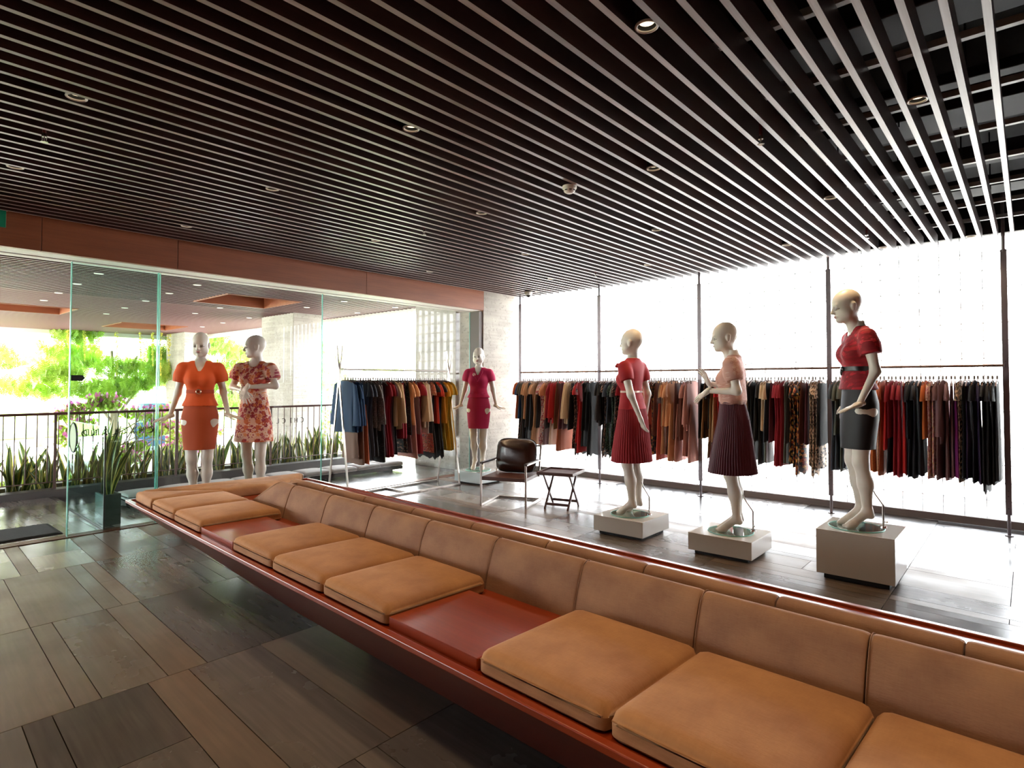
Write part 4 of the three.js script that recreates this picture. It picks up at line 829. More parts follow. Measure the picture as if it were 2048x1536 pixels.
mannequin({ label: 'bald mannequin in a red lace peplum top and black pencil skirt', at: [4.95, 0.352, -0.95], face: mix2(0.97, 0.16), head: [0.08, 0.16], headZ: 0.055, rod: 0.03,
  armL: [[0.2, 1.13, -0.045], [0.215, 0.9, 0.07]], armR: [[-0.205, 1.13, -0.06], [-0.235, 0.9, -0.02]], handL: ['flat', [0.12, -0.38, 0.95], [0, -0.95, -0.3]], handR: ['soft', [-0.1, -0.9, 0.2], [0.6, 0, 0]],
  dress(t, A) {
    const lace = floral('#8c0d1a', ['#b01224', '#9c0f1f', '#c01a2c'], 300, 6, [0.015, 0.035]);
    const m = fabric('#ffffff', { map: lace, bumpMap: lace, bumpScale: 0.003 });
    obj('lace_top', topGeo({ rows: [[1.0, 0.168, 0.122, -0.008], [1.06, 0.15, 0.106, -0.004], [1.15, 0.123, 0.088, 0], [1.18, 0.126, 0.09, 0.002], [1.26, 0.148, 0.101, 0.004], [1.34, 0.156, 0.09, -0.006], [1.41, 0.134, 0.068, -0.016], [1.46, 0.085, 0.06, -0.02]], sleeve: 0.5, puff: 0.012, flare: 0.03, neck: cone([0, 1.44, 0.04], [0, 1.6, -0.02], 0.05, 0.068) }, A), m, t);
    obj('pencil_skirt', skirtGeo(PENCIL(0.575).map((r, i, a) => [r[0], r[1], r[2] + (i > 2 ? 0.01 : 0), r[3]])), fabric('#120f14', { roughness: 0.6 }), t);
    obj('belt', skirtGeo([[1.168, 0.1265, 0.0925, 0.001], [1.135, 0.1275, 0.094, 0.001]]), std({ color: '#1c1a1c', roughness: 0.4 }), t);
    obj('bow', [ell3(0, 1.15, 0.1, 0.028, 0.02, 0.012), ell3(-0.02, 1.13, 0.1, 0.012, 0.03, 0.008)], std({ color: '#1c1a1c', roughness: 0.4 }), t);
  } });
// ---------- hanging clothes: hook, hanger and cloth, one thing each ----------
function hangerGeo() {
  const a = []; for (let i = 0; i <= 8; i++) { const t = i / 8, x = lerp(-0.19, 0.19, t), q = 1 - (x / 0.19) ** 2; a.push(V3(x, -0.155 + 0.05 * Math.pow(q, 0.8), 0)); }
  return tube(a, 0.008, 18, 6).scale(1, 1.25, 0.8);
}
const HOOK = join([tube([V3(0, -0.105, 0), V3(0, -0.06, 0), V3(0.012, -0.03, 0), V3(0.019, 0.0, 0), V3(0.012, 0.016, 0), V3(0, 0.02, 0), V3(-0.012, 0.016, 0), V3(-0.018, 0.004, 0)], 0.0021, 26, 5), cyl(0.009, 0.011, 0.03, 0, -0.108, 0, 8)]);
const HANGER = hangerGeo(), CLIPBAR = join([rbox(0.3, 0.012, 0.008, 0.003, 0, -0.13, 0, 1), ...[-0.12, 0.12].map((x) => rbox(0.016, 0.04, 0.012, 0.003, x, -0.15, 0, 1))]);
// cloth between y0 and y1: half widths at shoulder, waist and hem, with folds that open towards the hem
function clothGeo(o, s) {
  reseed(s * 977 + 13);
  const N = 34, R = 15, pos = [], uv = [], idx = [], f1 = rr(0, 6), f2 = rr(0, 6), k = o.pleats ?? Math.floor(rr(3, 6)), sway = rr(-0.012, 0.012), lean = rr(-0.01, 0.01);
  for (let r = 0; r <= R; r++) for (let i = 0; i <= N; i++) {
    const t = r / R, th = (i / N) * Math.PI * 2, c = Math.cos(th), q = Math.sin(th);
    const w = t < 0.42 ? lerp(o.w[0], o.w[1], THREE.MathUtils.smoothstep(t, 0, 0.42)) : lerp(o.w[1], o.w[2], THREE.MathUtils.smoothstep(t, 0.42, 1));
    const d = lerp(o.d?.[0] ?? 0.011, o.d?.[1] ?? 0.024, Math.pow(t, 0.7)), amp = (o.fold ?? 0.5) * clamp(t * 1.6, 0.06, 1);
    const ripple = o.pleats ? 0.5 * (2 * Math.abs(((i / N * k) % 1) - 0.5) - 0.5) : Math.sin(th * k + f1 + t * 1.5) * 0.6 + Math.sin(th * (k + 3) + f2) * 0.4;
    const x = Math.sign(c) * Math.pow(Math.abs(c), 0.75) * w * (1 + 0.05 * amp * ripple) + sway * t, yTop = o.skirt ? o.y0 : o.y0 - 0.062 * Math.min(1, Math.abs(x) / 0.19) + (Math.abs(x) < 0.05 ? -0.012 : 0);
    const hem = o.y1 + 0.008 * Math.sin(th * 2 + f2) + (o.ragged ? 0.02 * Math.sin(th * 9 + f1) : 0);
    pos.push(x, lerp(yTop, hem, t), q * d * (1 + amp * ripple * 0.8) + lean * t); uv.push(i / N * 0.5 + s * 0.13, lerp(yTop, hem, t));
  }
  for (let r = 0; r < R; r++) for (let i = 0; i < N; i++) { const a = r * (N + 1) + i, b = a + N + 1; idx.push(a, a + 1, b, a + 1, b + 1, b); }
  const g = new THREE.BufferGeometry(); g.setAttribute('position', new THREE.Float32BufferAttribute(pos, 3)); g.setAttribute('uv', new THREE.Float32BufferAttribute(uv, 2)); g.setIndex(idx); g.computeVertexNormals();
  return g;
}
function sleeveGeo(side, len, flare, s) {
  reseed(s * 31 + 7);
  const N = 12, R = 7, pos = [], uv = [], idx = [], out = rr(0.02, 0.045), f = rr(0, 6);
  for (let r = 0; r <= R; r++) for (let i = 0; i <= N; i++) {
    const t = r / R, th = (i / N) * Math.PI * 2, rx = lerp(0.05, 0.05 + flare, t) * (t > 0.85 && flare > 0.02 ? 1.12 : 1), rz = lerp(0.012, 0.02 + flare * 0.3, t);
    pos.push(side * (0.165 + out * Math.sin(t * 2.2) + 0.012) + Math.cos(th) * rx * (0.7 + 0.3 * t), -0.165 - len * t - 0.02 * Math.cos(th) * side * (1 - t), Math.sin(th) * rz * (1 + 0.25 * Math.sin(th * 3 + f)));
    uv.push(i / N * 0.25, -len * t);
  }
  for (let r = 0; r < R; r++) for (let i = 0; i < N; i++) { const a = r * (N + 1) + i, b = a + N + 1; idx.push(a, a + 1, b, a + 1, b + 1, b); }
  const g = new THREE.BufferGeometry(); g.setAttribute('position', new THREE.Float32BufferAttribute(pos, 3)); g.setAttribute('uv', new THREE.Float32BufferAttribute(uv, 2)); g.setIndex(idx); g.computeVertexNormals();
  return g;
}
const CUTS = {                                                 // what the letter stands for: [garment words, cloth pieces, sleeve length]
  t: ['short-sleeved top', [{ y0: -0.115, y1: -0.7, w: [0.188, 0.16, 0.185] }], 0.17, 0.012],
  T: ['long-sleeved blouse', [{ y0: -0.115, y1: -0.74, w: [0.188, 0.175, 0.2], fold: 0.7 }], 0.5, 0.028],
  d: ['short-sleeved dress', [{ y0: -0.115, y1: -1.08, w: [0.186, 0.142, 0.205] }], 0.16, 0.014],
  l: ['sleeveless dress', [{ y0: -0.125, y1: -1.05, w: [0.16, 0.145, 0.2] }], 0, 0],
  s: ['skirt', [{ skirt: 1, y0: -0.16, y1: -0.82, w: [0.15, 0.19, 0.215] }], 0, 0],
  p: ['pleated skirt', [{ skirt: 1, y0: -0.16, y1: -0.86, w: [0.15, 0.195, 0.225], pleats: 17, fold: 0.9, d: [0.012, 0.034] }], 0, 0],
  q: ['long pleated skirt', [{ skirt: 1, y0: -0.42, y1: -1.13, w: [0.15, 0.19, 0.22], pleats: 17, fold: 0.9, d: [0.012, 0.034] }], 0, 0],
  x: ['top hung over a skirt', [{ y0: -0.115, y1: -0.7, w: [0.188, 0.165, 0.19] }, { skirt: 1, y0: -0.6, y1: -1.06, w: [0.15, 0.17, 0.195], fold: 0.6 }], 0.18, 0.016],
  r: ['dress with a ragged hem', [{ y0: -0.125, y1: -1.16, w: [0.17, 0.145, 0.21], ragged: 1, fold: 0.8 }], 0.12, 0.02],
};
const COLOURS = {
  or: ['orange', '#c4662c'], bl: ['deep blue', '#1d4266'], sl: ['slate grey', '#3c4450'], ol: ['olive grey', '#4c4a40'], be: ['beige', '#b9906c'], tn: ['tan', '#a5805e'], dg: ['dark grey', '#2b292c'], bk: ['black', '#141216'], nv: ['navy black', '#141824'],
  cr: ['crimson', '#8e0f22'], rd: ['bright red', '#b41a1c'], bu: ['burgundy', '#4e1424'], ru: ['rust', '#a4502e'], co: ['coral', '#b4493c'], cm: ['cream', '#d3b793'], iv: ['ivory', '#d9c9b6'], pk: ['dusty pink', '#b87e72'], pe: ['peach', '#d09468'], mv: ['mauve', '#7c5a5e'], br: ['brown', '#5c2c1e'], oc: ['ochre brown', '#74502c'], mg: ['magenta', '#7c1a6c'], gr: ['sage grey', '#5f6660'], bg: ['blue grey', '#45505e'], ye: ['mustard yellow', '#b98a14'], gy: ['golden yellow', '#cf8f1e'], ro: ['orange red', '#c03416'], st: ['brown striped', '#7c5a4c'], pu: ['dark purple', '#2a1c40'],
  F1: ['red floral', () => floral('#cfc0b8', ['#a82438', '#c0485a', '#803040', '#8890a0'], 300, 21, [0.012, 0.035], 256, 0.3)],
  F2: ['dark floral', () => floral('#1a1618', ['#6a4a3c', '#8a6450', '#433040', '#b8907a'], 200, 22, [0.012, 0.04], 256, 0.3)],
  F3: ['orange-flowered black', () => floral('#191418', ['#c46a2c', '#8a3420', '#d8a050', '#6a4030'], 110, 23, [0.02, 0.06], 256, 0.34)],
  F4: ['black and cream patterned', () => floral('#c9a98e', ['#201818', '#2c2020', '#5a4434'], 230, 24, [0.012, 0.045], 256, 0.3)],
  F5: ['green printed', () => floral('#16261f', ['#2f5a4a', '#1c3c34', '#6c8070'], 260, 25, [0.01, 0.03], 256, 0.3)],
  F6: ['pink and yellow floral', () => floral('#c4958c', ['#a8566a', '#c89a4a', '#8e4a5a', '#d9b8a8'], 220, 26, [0.015, 0.05], 256, 0.34)],
  F7: ['orange dotted', () => floral('#b8622a', ['#2a1c18', '#2a1c18'], 60, 27, [0.008, 0.016], 256, 0.3)],
  F8: ['black polka-dotted', () => floral('#14141a', ['#a8a49c', '#8c8880'], 120, 28, [0.006, 0.012], 256, 0.22)],
  F9: ['grey lace', () => floral('#6e6664', ['#8f8884', '#5c5654', '#a09894'], 340, 29, [0.01, 0.028], 256, 0.24)],
  G1: ['yellow lace', () => floral('#8e7414', ['#b09024', '#6e5a10', '#c8a432'], 340, 30, [0.008, 0.022], 256, 0.24)],
  G2: ['rust and cream dotted', () => floral('#d0a284', ['#4c1c14', '#7a2a1c'], 240, 32, [0.008, 0.016], 256, 0.2)],
  G3: ['multicoloured ditsy floral', () => floral('#b4543c', ['#2c4a40', '#e0c8a0', '#3a2c30', '#c8883c'], 360, 33, [0.008, 0.022], 256, 0.24)],
};
const cloth = {};
const clothMat = (k) => cloth[k] ?? (cloth[k] = typeof COLOURS[k][1] === 'string' ? fabric(COLOURS[k][1]) : fabric('#ffffff', { map: COLOURS[k][1]() }));
M.hangerWood = std({ color: '#6c4632', roughness: 0.5 }); M.hangerDark = std({ color: '#3a2620', roughness: 0.5 });
const shapes = {};
function garment(code, at, turn, label, group, dark, variant) {   // code: cut letter + colour(s), e.g. 'd:cr' or 'x:be/bk'
  const [cut, cols] = code.split(':'), [a, b] = cols.split('/'), C = CUTS[cut];
  const t = thing('hanging_garment', label, 'clothing', at, turn, group);
  obj('hook', HOOK, M.steel, t);
  obj('hanger', C[1][0].skirt ? CLIPBAR : HANGER, dark ? M.hangerDark : M.hangerWood, t);
  C[1].forEach((p, i) => {
    const k = cut + i + '_' + variant;
    obj(p.skirt ? 'skirt' : 'body_cloth', shapes[k] ?? (shapes[k] = clothGeo(p, variant + i * 5 + cut.charCodeAt(0))), clothMat(i && b ? b : a), t);
  });
  if (C[2]) for (const s of [-1, 1]) { const k = cut + 's' + s + variant; obj('sleeve', shapes[k] ?? (shapes[k] = sleeveGeo(s, C[2], C[3], variant + s + 3 + cut.charCodeAt(0))), clothMat(a), t); }
  return t;
}
const wordsFor = (code) => { const [cut, cols] = code.split(':'), [a, b] = cols.split('/'); return cut === 'x' ? COLOURS[a][0] + ' top over ' + COLOURS[b ?? a][0] + ' skirt' : COLOURS[a][0] + ' ' + CUTS[cut][0]; };
const BAYS = [
  't:or x:bl/F2 d:ol x:ol/dg t:be x:be/nv s:dg p:nv d:tn d:be s:tn s:bk d:F1 d:F1 x:pe/mv s:dg T:cr x:cr/iv T:rd s:oc s:br q:ru s:bu s:mv T:cm T:cm s:bk d:F2 r:F2 d:rd q:rd l:bk s:bk s:nv r:bk',
  't:dg T:dg d:bk r:F2 x:sl/F5 t:sl d:F5 r:F5 x:gr/F2 t:F2 d:cr s:bu d:rd q:cr d:cr T:bu s:cr q:cm t:ru x:ru/mv t:or x:or/co t:co d:F3 l:F3 s:br q:co x:tn/pe t:pe x:pe/br t:pe q:pe p:br q:pk s:br p:br x:pk/pk T:pk q:pk',
  's:bk s:bk s:oc x:bk/oc p:oc p:tn d:rd d:rd T:ro t:rd s:bk x:cm/bu T:cm T:iv d:cm s:G2 l:bk l:bk s:bk d:dg t:cm x:cm/gr s:nv s:bu d:cr d:cr d:cr l:ol s:dg l:F3 d:F3 r:F3 s:br s:bu l:F4 r:F4 d:F4 s:bk',
  'd:bg x:gr/bg d:gr l:sl s:F8 s:pk l:F2 s:bk x:F7/mv d:F7 l:F7 T:or l:G2 d:ru s:rd x:cr/nv d:cr d:cr l:rd x:nv/nv d:nv d:nv l:nv t:or d:F6 l:F6 d:mv T:mv d:mv l:mv l:mg d:F4 l:nv l:pu d:nv d:pu r:bk d:bk d:bk l:bk',
];
const bayWords = ['in rail bay beside column', 'in second rail bay from column', 'in third rail bay from column', 'in right-hand rail bay'];
BAYS.forEach((list, i) => {
  reseed(400 + i);
  const g = list.split(' '), a = POSTS[i] - 0.045, b = POSTS[i + 1] + 0.045;
  g.forEach((code, k) => {
    const v = lerp(a, b, (k + 0.5) / g.length) + rr(-0.006, 0.006);
    garment(code, P(RAIL_U, RAIL_Y - 0.004, v).toArray(), rr(-0.09, 0.09), wordsFor(code) + ', ' + nth(k) + ' from left ' + bayWords[i], 'clothes on the rail along the glass blocks', false, k % 4);
  });
});
{
  reseed(500);
  const g = 'T:bl T:bl x:bl/st T:bl q:st q:ru d:sl d:sl l:sl x:F9/dg T:F9 s:bk q:F8 l:bu d:cr d:cr d:bu l:bk x:cm/bk T:cm p:cr p:cr l:F2 s:F8 x:pe/mv t:pe q:pk s:mv d:cr d:cr T:cm T:iv s:iv s:bk d:G3 r:bk t:ro x:ro/bk l:bk r:bk x:gy/G1 t:gy d:ye d:G1 d:ye'.split(' ');
  g.forEach((code, k) => {
    const u = lerp(4.07, 5.7, (k + 0.5) / g.length) + rr(-0.004, 0.004);
    garment(code, P(u, 1.561, 6.19).toArray(), Math.PI / 2 + rr(-0.1, 0.1), wordsFor(code) + ', ' + nth(k) + ' from left on the steel rack', 'clothes on the free-standing steel rack', true, k % 4);
  });
}
// ---------- terrace furniture and planting ----------
{
  const t = thing('terrace_railing', 'terrace railing with dark handrail and thin vertical bars', 'railing', P(0, 0, 9.2).toArray());
  const a = -7, b = 6.6, mat = std({ color: '#6b5652', roughness: 0.45, metalness: 0.4 });
  obj('handrail', rspan(a, b, 1.0, 1.032, -0.03, 0.03, 0.006), std({ color: '#4a221c', roughness: 0.4 }), t);
  obj('bottom_rail', rspan(a, b, 0.165, 0.177, -0.012, 0.012, 0.002), mat, t);
  const g = box(0.011, 0.83, 0.011, 0, 0.587, 0);
  for (let u = a + 0.05, k = 0; u < b; u += 0.107, k++) if (u > 0.6) obj('baluster', g, mat, t).position.x = u;
  tag(obj('bars_beyond', Array.from({ length: 70 }, (_, k) => g.clone().translate(a + 0.05 + k * 0.107, 0, 0)), mat, t), null, null, null, 'stuff');
  obj('post', [1.9, 3.3, 4.7, 6.1].map((u) => box(0.03, 0.95, 0.012, u, 0.54, 0)), mat, t);
}
{ // low bench with pale cushions beyond the glass
  const t = thing('low_bench', 'low timber platform bench on the terrace beyond the glass', 'bench', P(4.2, 0, 7.83).toArray());
  obj('seat', uvm(rspan(-1.98, 1.9, 0.03, 0.078, -0.22, 0.22, 0.004), 'x'), std({ color: '#6a5c54', roughness: 0.6, map: M.darkWood.map }), t);
  obj('leg', [-1.7, -0.6, 0.6, 1.7].map((x) => box(0.06, 0.03, 0.36, x, 0.015, 0)), M.black, t);
  const g = cushionGeo(0.425, 0.062, 0.41, 0.02, 14, 14, 10, 0.03), m = std({ color: '#b3aba6', roughness: 0.85, bumpMap: M.velvetBump, bumpScale: 0.001 });
  for (let k = 0; k < 9; k++) {
    const c = thing('floor_cushion', 'pale grey square cushion on the low terrace bench, ' + ORD[8 - k] + ' from its right end', 'cushion', P(2.45 + k * 0.434, 0.078 + 0.031, 7.83).toArray(), rr(-0.03, 0.03), 'cushions on the low terrace bench');
    obj('cover', g, m, c);
  }
}
const snakeTex = texture(64, 256, (x, y) => { const e = Math.abs(x - 0.5) * 2, b = fbm(x * 2, y * 14, 2, 14, 60, 3); return e > 0.72 ? mixc([196, 186, 84], [214, 206, 120], b) : mixc([44, 66, 34], [104, 124, 66], clamp(b * 1.7 - 0.35, 0, 1)); });
M.snake = phy({ color: '#ffffff', map: snakeTex, roughness: 0.42, side: THREE.DoubleSide, transmission: 0.18, thickness: 0 });
function bladeGeo(h, w, lean, twist, s) {                        // a sword-shaped leaf with a folded midrib
  reseed(s); const R = 9, pos = [], uv = [], idx = [], k = rr(0.8, 1.2);
  for (let r = 0; r <= R; r++) {
    const t = r / R, ww = w * Math.pow(Math.sin(Math.PI * Math.min(1, 0.16 + 0.84 * t)), 0.7) * (t > 0.97 ? 0.12 : 1), a = twist * t, x0 = lean * t * t * h, c = Math.cos(a), q = Math.sin(a);
    for (const [e, d] of [[-1, 0.25], [-0.5, 0.05], [0, 0], [0.5, 0.05], [1, 0.25]]) { const lx = e * ww / 2, lz = d * ww + 0.006 * Math.sin(t * 9 * k + e); pos.push(x0 + lx * c - lz * q, t * h, lx * q + lz * c); uv.push(0.5 + e / 2, t); }
  }
  for (let r = 0; r < R; r++) for (let i = 0; i < 4; i++) { const a = r * 5 + i, b = a + 5; idx.push(a, a + 1, b, a + 1, b + 1, b); }
  const g = new THREE.BufferGeometry(); g.setAttribute('position', new THREE.Float32BufferAttribute(pos, 3)); g.setAttribute('uv', new THREE.Float32BufferAttribute(uv, 2)); g.setIndex(idx); g.computeVertexNormals();
  return g;
}
const BLADES = Array.from({ length: 10 }, (_, i) => { reseed(i + 900); return bladeGeo(rr(0.34, 0.6), rr(0.05, 0.075), rr(0.02, 0.4), rr(-1.2, 1.2), i + 1); });
{
  reseed(31);
  let k = 0;
  for (let u = 0.5; u < 6.5; u += 0.125, k++) {
    const t = thing('snake_plant', 'yellow-edged snake plant behind the terrace railing, ' + nth(k) + ' clump from left', 'plant', P(u + rr(-0.03, 0.03), 0, 9.55 + rr(-0.14, 0.2)).toArray(), rr(0, 6), 'snake plants along the terrace planter');
    const n = 5 + Math.floor(rnd() * 3);
    for (let i = 0; i < n; i++) { const m = obj('leaf', pick(BLADES), M.snake, t); m.position.set(rr(-0.08, 0.08), -0.02, rr(-0.08, 0.08)); m.rotation.set(rr(-0.14, 0.14), rr(0, 6.28), rr(-0.16, 0.16)); const s = rr(0.75, 1.2); m.scale.setScalar(s); }
  }
  const p = thing('potted_snake_plant', 'tall snake plant in a narrow dark grey planter beside the glass door', 'plant', P(1.885, 0, 7.0).toArray());
  obj('pot', [rspan(-0.075, 0.075, 0, 0.3, -0.14, -0.115, 0.003), rspan(-0.075, 0.075, 0, 0.3, 0.115, 0.14, 0.003), rspan(-0.075, -0.055, 0, 0.3, -0.13, 0.13, 0.003), rspan(0.055, 0.075, 0, 0.3, -0.13, 0.13, 0.003), box(0.12, 0.25, 0.24, 0, 0.13, 0)], std({ color: '#4a524c', roughness: 0.6, map: greyNoise(9, 9, 85, 190, 255) }), p);
  obj('soil', box(0.115, 0.02, 0.235, 0, 0.265, 0), std({ color: '#2c2118', roughness: 0.95 }), p);
  for (let i = 0; i < 11; i++) { const m = obj('leaf', BLADES[i % 10], M.snake, p); m.position.set(rr(-0.035, 0.035), 0.26, rr(-0.08, 0.08)); m.rotation.set(rr(-0.1, 0.1), rr(-0.9, 0.9), rr(-0.2, 0.1)); m.scale.set(0.95, rr(1.0, 1.4), 0.95); }
}
{ // door mat, low glass screen, sign plates, lettering
  const m = thing('door_mat', 'dark grey ribbed door mat at the open doorway', 'mat', P(0.55, 0, 7.11).toArray());
  obj('pile', rspan(-0.92, 0.9, 0.001, 0.014, -0.26, 0.27, 0.004), std({ color: '#4d4b48', roughness: 0.95, bumpMap: greyNoise(64, 64, 17, 0, 255, 256, [0.2, 0.2], 2), bumpScale: 0.004, map: greyNoise(50, 50, 18, 120, 255, 256, [0.3, 0.3], 2) }), m);
  obj('rubber_edge', rspan(-0.95, 0.93, 0, 0.007, -0.285, 0.295, 0.003), M.black, m);
  const s = thing('glass_screen', 'low teal glass screen standing at right angles behind the door, with a round sticker', 'screen', P(1.79, 0, 7.4).toArray(), -0.03);
  obj('pane', new THREE.PlaneGeometry(1.42, 0.975).rotateY(Math.PI / 2).translate(0, 0.49, 0), M.tealGlass, s);
  obj('top_edge', box(0.012, 0.005, 1.42, 0, 0.98, 0), M.edgeGlass, s);
  obj('end_post', [rspan(-0.008, 0.008, 0, 0.99, 0.71, 0.726, 0.003), rspan(-0.008, 0.008, 0, 0.014, -0.71, 0.71, 0.002)], std({ color: '#5a5653', roughness: 0.35, metalness: 0.7 }), s);
  obj('round_sticker', [cyl(0.16, 0.16, 0.002, 0, 0, 0, 40).rotateZ(Math.PI / 2).translate(-0.003, 0.8, -0.56)], std({ color: '#b8b096', roughness: 0.7 }), s);
  obj('sticker_ring', new THREE.TorusGeometry(0.16, 0.006, 6, 48).rotateY(Math.PI / 2).translate(-0.004, 0.8, -0.56), M.black, s);
  const a = thing('arrow_plate', 'small black arrow-shaped plate stuck on the open glass door edge', 'sign', P(1.47, 1.447, 6.603).toArray());
  const sh = new THREE.Shape(); sh.moveTo(0, -0.026); sh.lineTo(0.088, -0.026); sh.lineTo(0.108, 0); sh.lineTo(0.088, 0.026); sh.lineTo(0, 0.026); sh.closePath();
  obj('plate', new THREE.ExtrudeGeometry(sh, { depth: 0.003, bevelEnabled: false }), std({ color: '#1c1e20', roughness: 0.5 }), a);
  const font = await new FontLoader().loadAsync('fonts/droid/droid_sans_regular.typeface.json');
  const word = (u0, v, mat) => [...'CHICLAND'].map((c, i) => new TextGeometry(c, { font, size: 0.058, depth: 0.0015, curveSegments: 5 }).scale(-1, 1, 1).translate(u0 - i * 0.0785, 0, -v));
  const flip = (g) => { const n = g.index ? g.toNonIndexed() : g, p = n.attributes.position, w = n.attributes.normal; for (let i = 0; i < p.count; i += 3) { const x = [p.getX(i), p.getY(i), p.getZ(i)]; p.setXYZ(i, p.getX(i + 1), p.getY(i + 1), p.getZ(i + 1)); p.setXYZ(i + 1, ...x); } n.computeVertexNormals(); return n; };
  const ink = std({ color: '#1d1f20', roughness: 0.6 });
  for (const [u, y, v, l] of [[2.16, 0.905, 6.615, 'dark shop lettering on the open glass door leaf, seen from behind'], [2.185, 0.912, 6.652, 'dark shop lettering on the second glass door leaf, doubling the first'], [3.83, 0.925, 6.672, 'dark shop lettering on the fixed glass, partly hidden by the floral mannequin']]) {
    const t = thing('glass_lettering', l, 'lettering', [u, y, -v]);
    word(0, 0).forEach((g) => obj('letter', flip(g), ink, t));
  }
  const ex = thing('exit_sign', 'green hanging exit sign cut by the left edge of the photo', 'sign', P(0.83, 2.6, 6.2).toArray());
  obj('bracket', rspan(-0.2, 0.112, 0.185, 0.232, -0.014, 0.014, 0.004), M.satin, ex);
  obj('panel', rspan(-0.19, 0.1, 0.05, 0.186, -0.006, 0.006, 0.003), std({ color: '#0f6a4c', roughness: 0.35, emissive: new THREE.Color('#0a5a3c'), emissiveIntensity: 0.12 }), ex);
}

// ---------- trees, palm and shrubs in the garden ----------
const leafMat = (c, tr = 0.4) => phy({ color: c, roughness: 0.7, side: THREE.DoubleSide, transmission: tr, thickness: 0 });
M.trunk = std({ color: '#8d7d68', roughness: 0.9 });
function leafQuad(w, l) { const g = new THREE.PlaneGeometry(w, l, 2, 3), p = g.attributes.position; for (let i = 0; i < p.count; i++) { const t = p.getY(i) / l + 0.5; p.setX(i, p.getX(i) * Math.sin(Math.PI * clamp(0.08 + t * 0.9, 0, 1))); p.setZ(i, -0.12 * l * t * t + 0.1 * Math.abs(p.getX(i))); } g.computeVertexNormals(); return g.translate(0, l / 2, 0); }
function foliage(parent, name, count, mat, leaf, where, s) {     // one scattered mass of small leaves
  reseed(s); const im = new THREE.InstancedMesh(leaf, mat, count), m = new THREE.Matrix4(), q = new THREE.Quaternion(), e = new THREE.Euler(), c = new THREE.Color();
  for (let i = 0; i < count; i++) { const p = where(i); e.set(rr(-1.6, 0.9), rr(0, 6.28), rr(-0.7, 0.7)); q.setFromEuler(e); const k = rr(0.7, 1.35); m.compose(p, q, V3(k, k, k)); im.setMatrixAt(i, m); const b = rr(0.75, 1.2); im.setColorAt(i, c.setRGB(b, b * rr(0.92, 1.06), b * rr(0.7, 1))); }
  im.name = name; im.userData.kind = 'stuff'; im.castShadow = im.receiveShadow = true; parent.add(im);
  return im;
}
const clusters = (n, size, flat = 0.5) => { const c = Array.from({ length: n }, () => V3(rr(-1, 1), rr(-1, 1), rr(-1, 1)).multiply(V3(...size))); return () => { const a = pick(c); return V3(a.x + rr(-1, 1) * size[0] * 0.24, a.y + rr(-1, 1) * size[1] * 0.16 * flat * 2, a.z + rr(-1, 1) * size[2] * 0.24); }; };
function tree(label, at, h, crown, n, col, leaf, s, name = 'garden_tree') {
  reseed(s);
  const t = thing(name, label, 'tree', at), pts = [V3(0, -0.7, 0), V3(rr(-0.1, 0.1), h * 0.25, 0), V3(rr(-0.3, 0.3), h * 0.5, rr(-0.2, 0.2)), V3(rr(-0.4, 0.4), h * 0.95, 0)];
  const br = [tube(pts, 0.1, 12, 7)];
  for (let i = 0; i < 7; i++) { const b = pts[2].clone().lerp(pts[1], rnd() * 0.7), e = V3(rr(-1, 1) * crown[0] * 0.8, h + rr(-0.6, 0.7) * crown[1], rr(-1, 1) * crown[2] * 0.8); br.push(tube([b, b.clone().lerp(e, 0.5).add(V3(0, 0.25, 0)), e], 0.04, 10, 5)); }
  obj('trunk', br, M.trunk, t);
  const w = clusters(26, crown);
  foliage(t, 'foliage', n, leafMat(col), leaf, () => w().add(V3(0, h, 0)), s + 1);
  return t;
}
const feather = join(Array.from({ length: 14 }, (_, i) => { const y = 0.03 + Math.floor(i / 2) * 0.035; return leafQuad(0.022, 0.075).rotateZ((i % 2 ? 1 : -1) * 1.15).translate(0, y, 0); }).concat([leafQuad(0.006, 0.28)]));
tree('feathery light green tree in the middle of the garden view', P(5.2, -0.6, 19).toArray(), 2.3, [2.0, 1.0, 1.5], 5200, '#9bbf3a', feather, 41);
tree('feathery green tree right of the concrete pier', P(9.4, -0.6, 20.5).toArray(), 2.4, [1.9, 1.2, 1.6], 4200, '#8fb544', feather, 43);
tree('pale green tree at the left edge of the view', P(3.4, -0.6, 28).toArray(), 3.6, [1.3, 1.1, 1.2], 2400, '#8fae3c', feather, 47);
tree('hazy light green tree far behind the clothes rack', P(20, -0.6, 30).toArray(), 2.4, [4.5, 1.6, 2.5], 4200, '#b9cf84', feather, 49);
tree('hazy light tree between pier and rack, far off', P(15.5, -0.6, 28).toArray(), 2.0, [2.8, 1.4, 2.0], 3000, '#a9c46a', feather, 50);
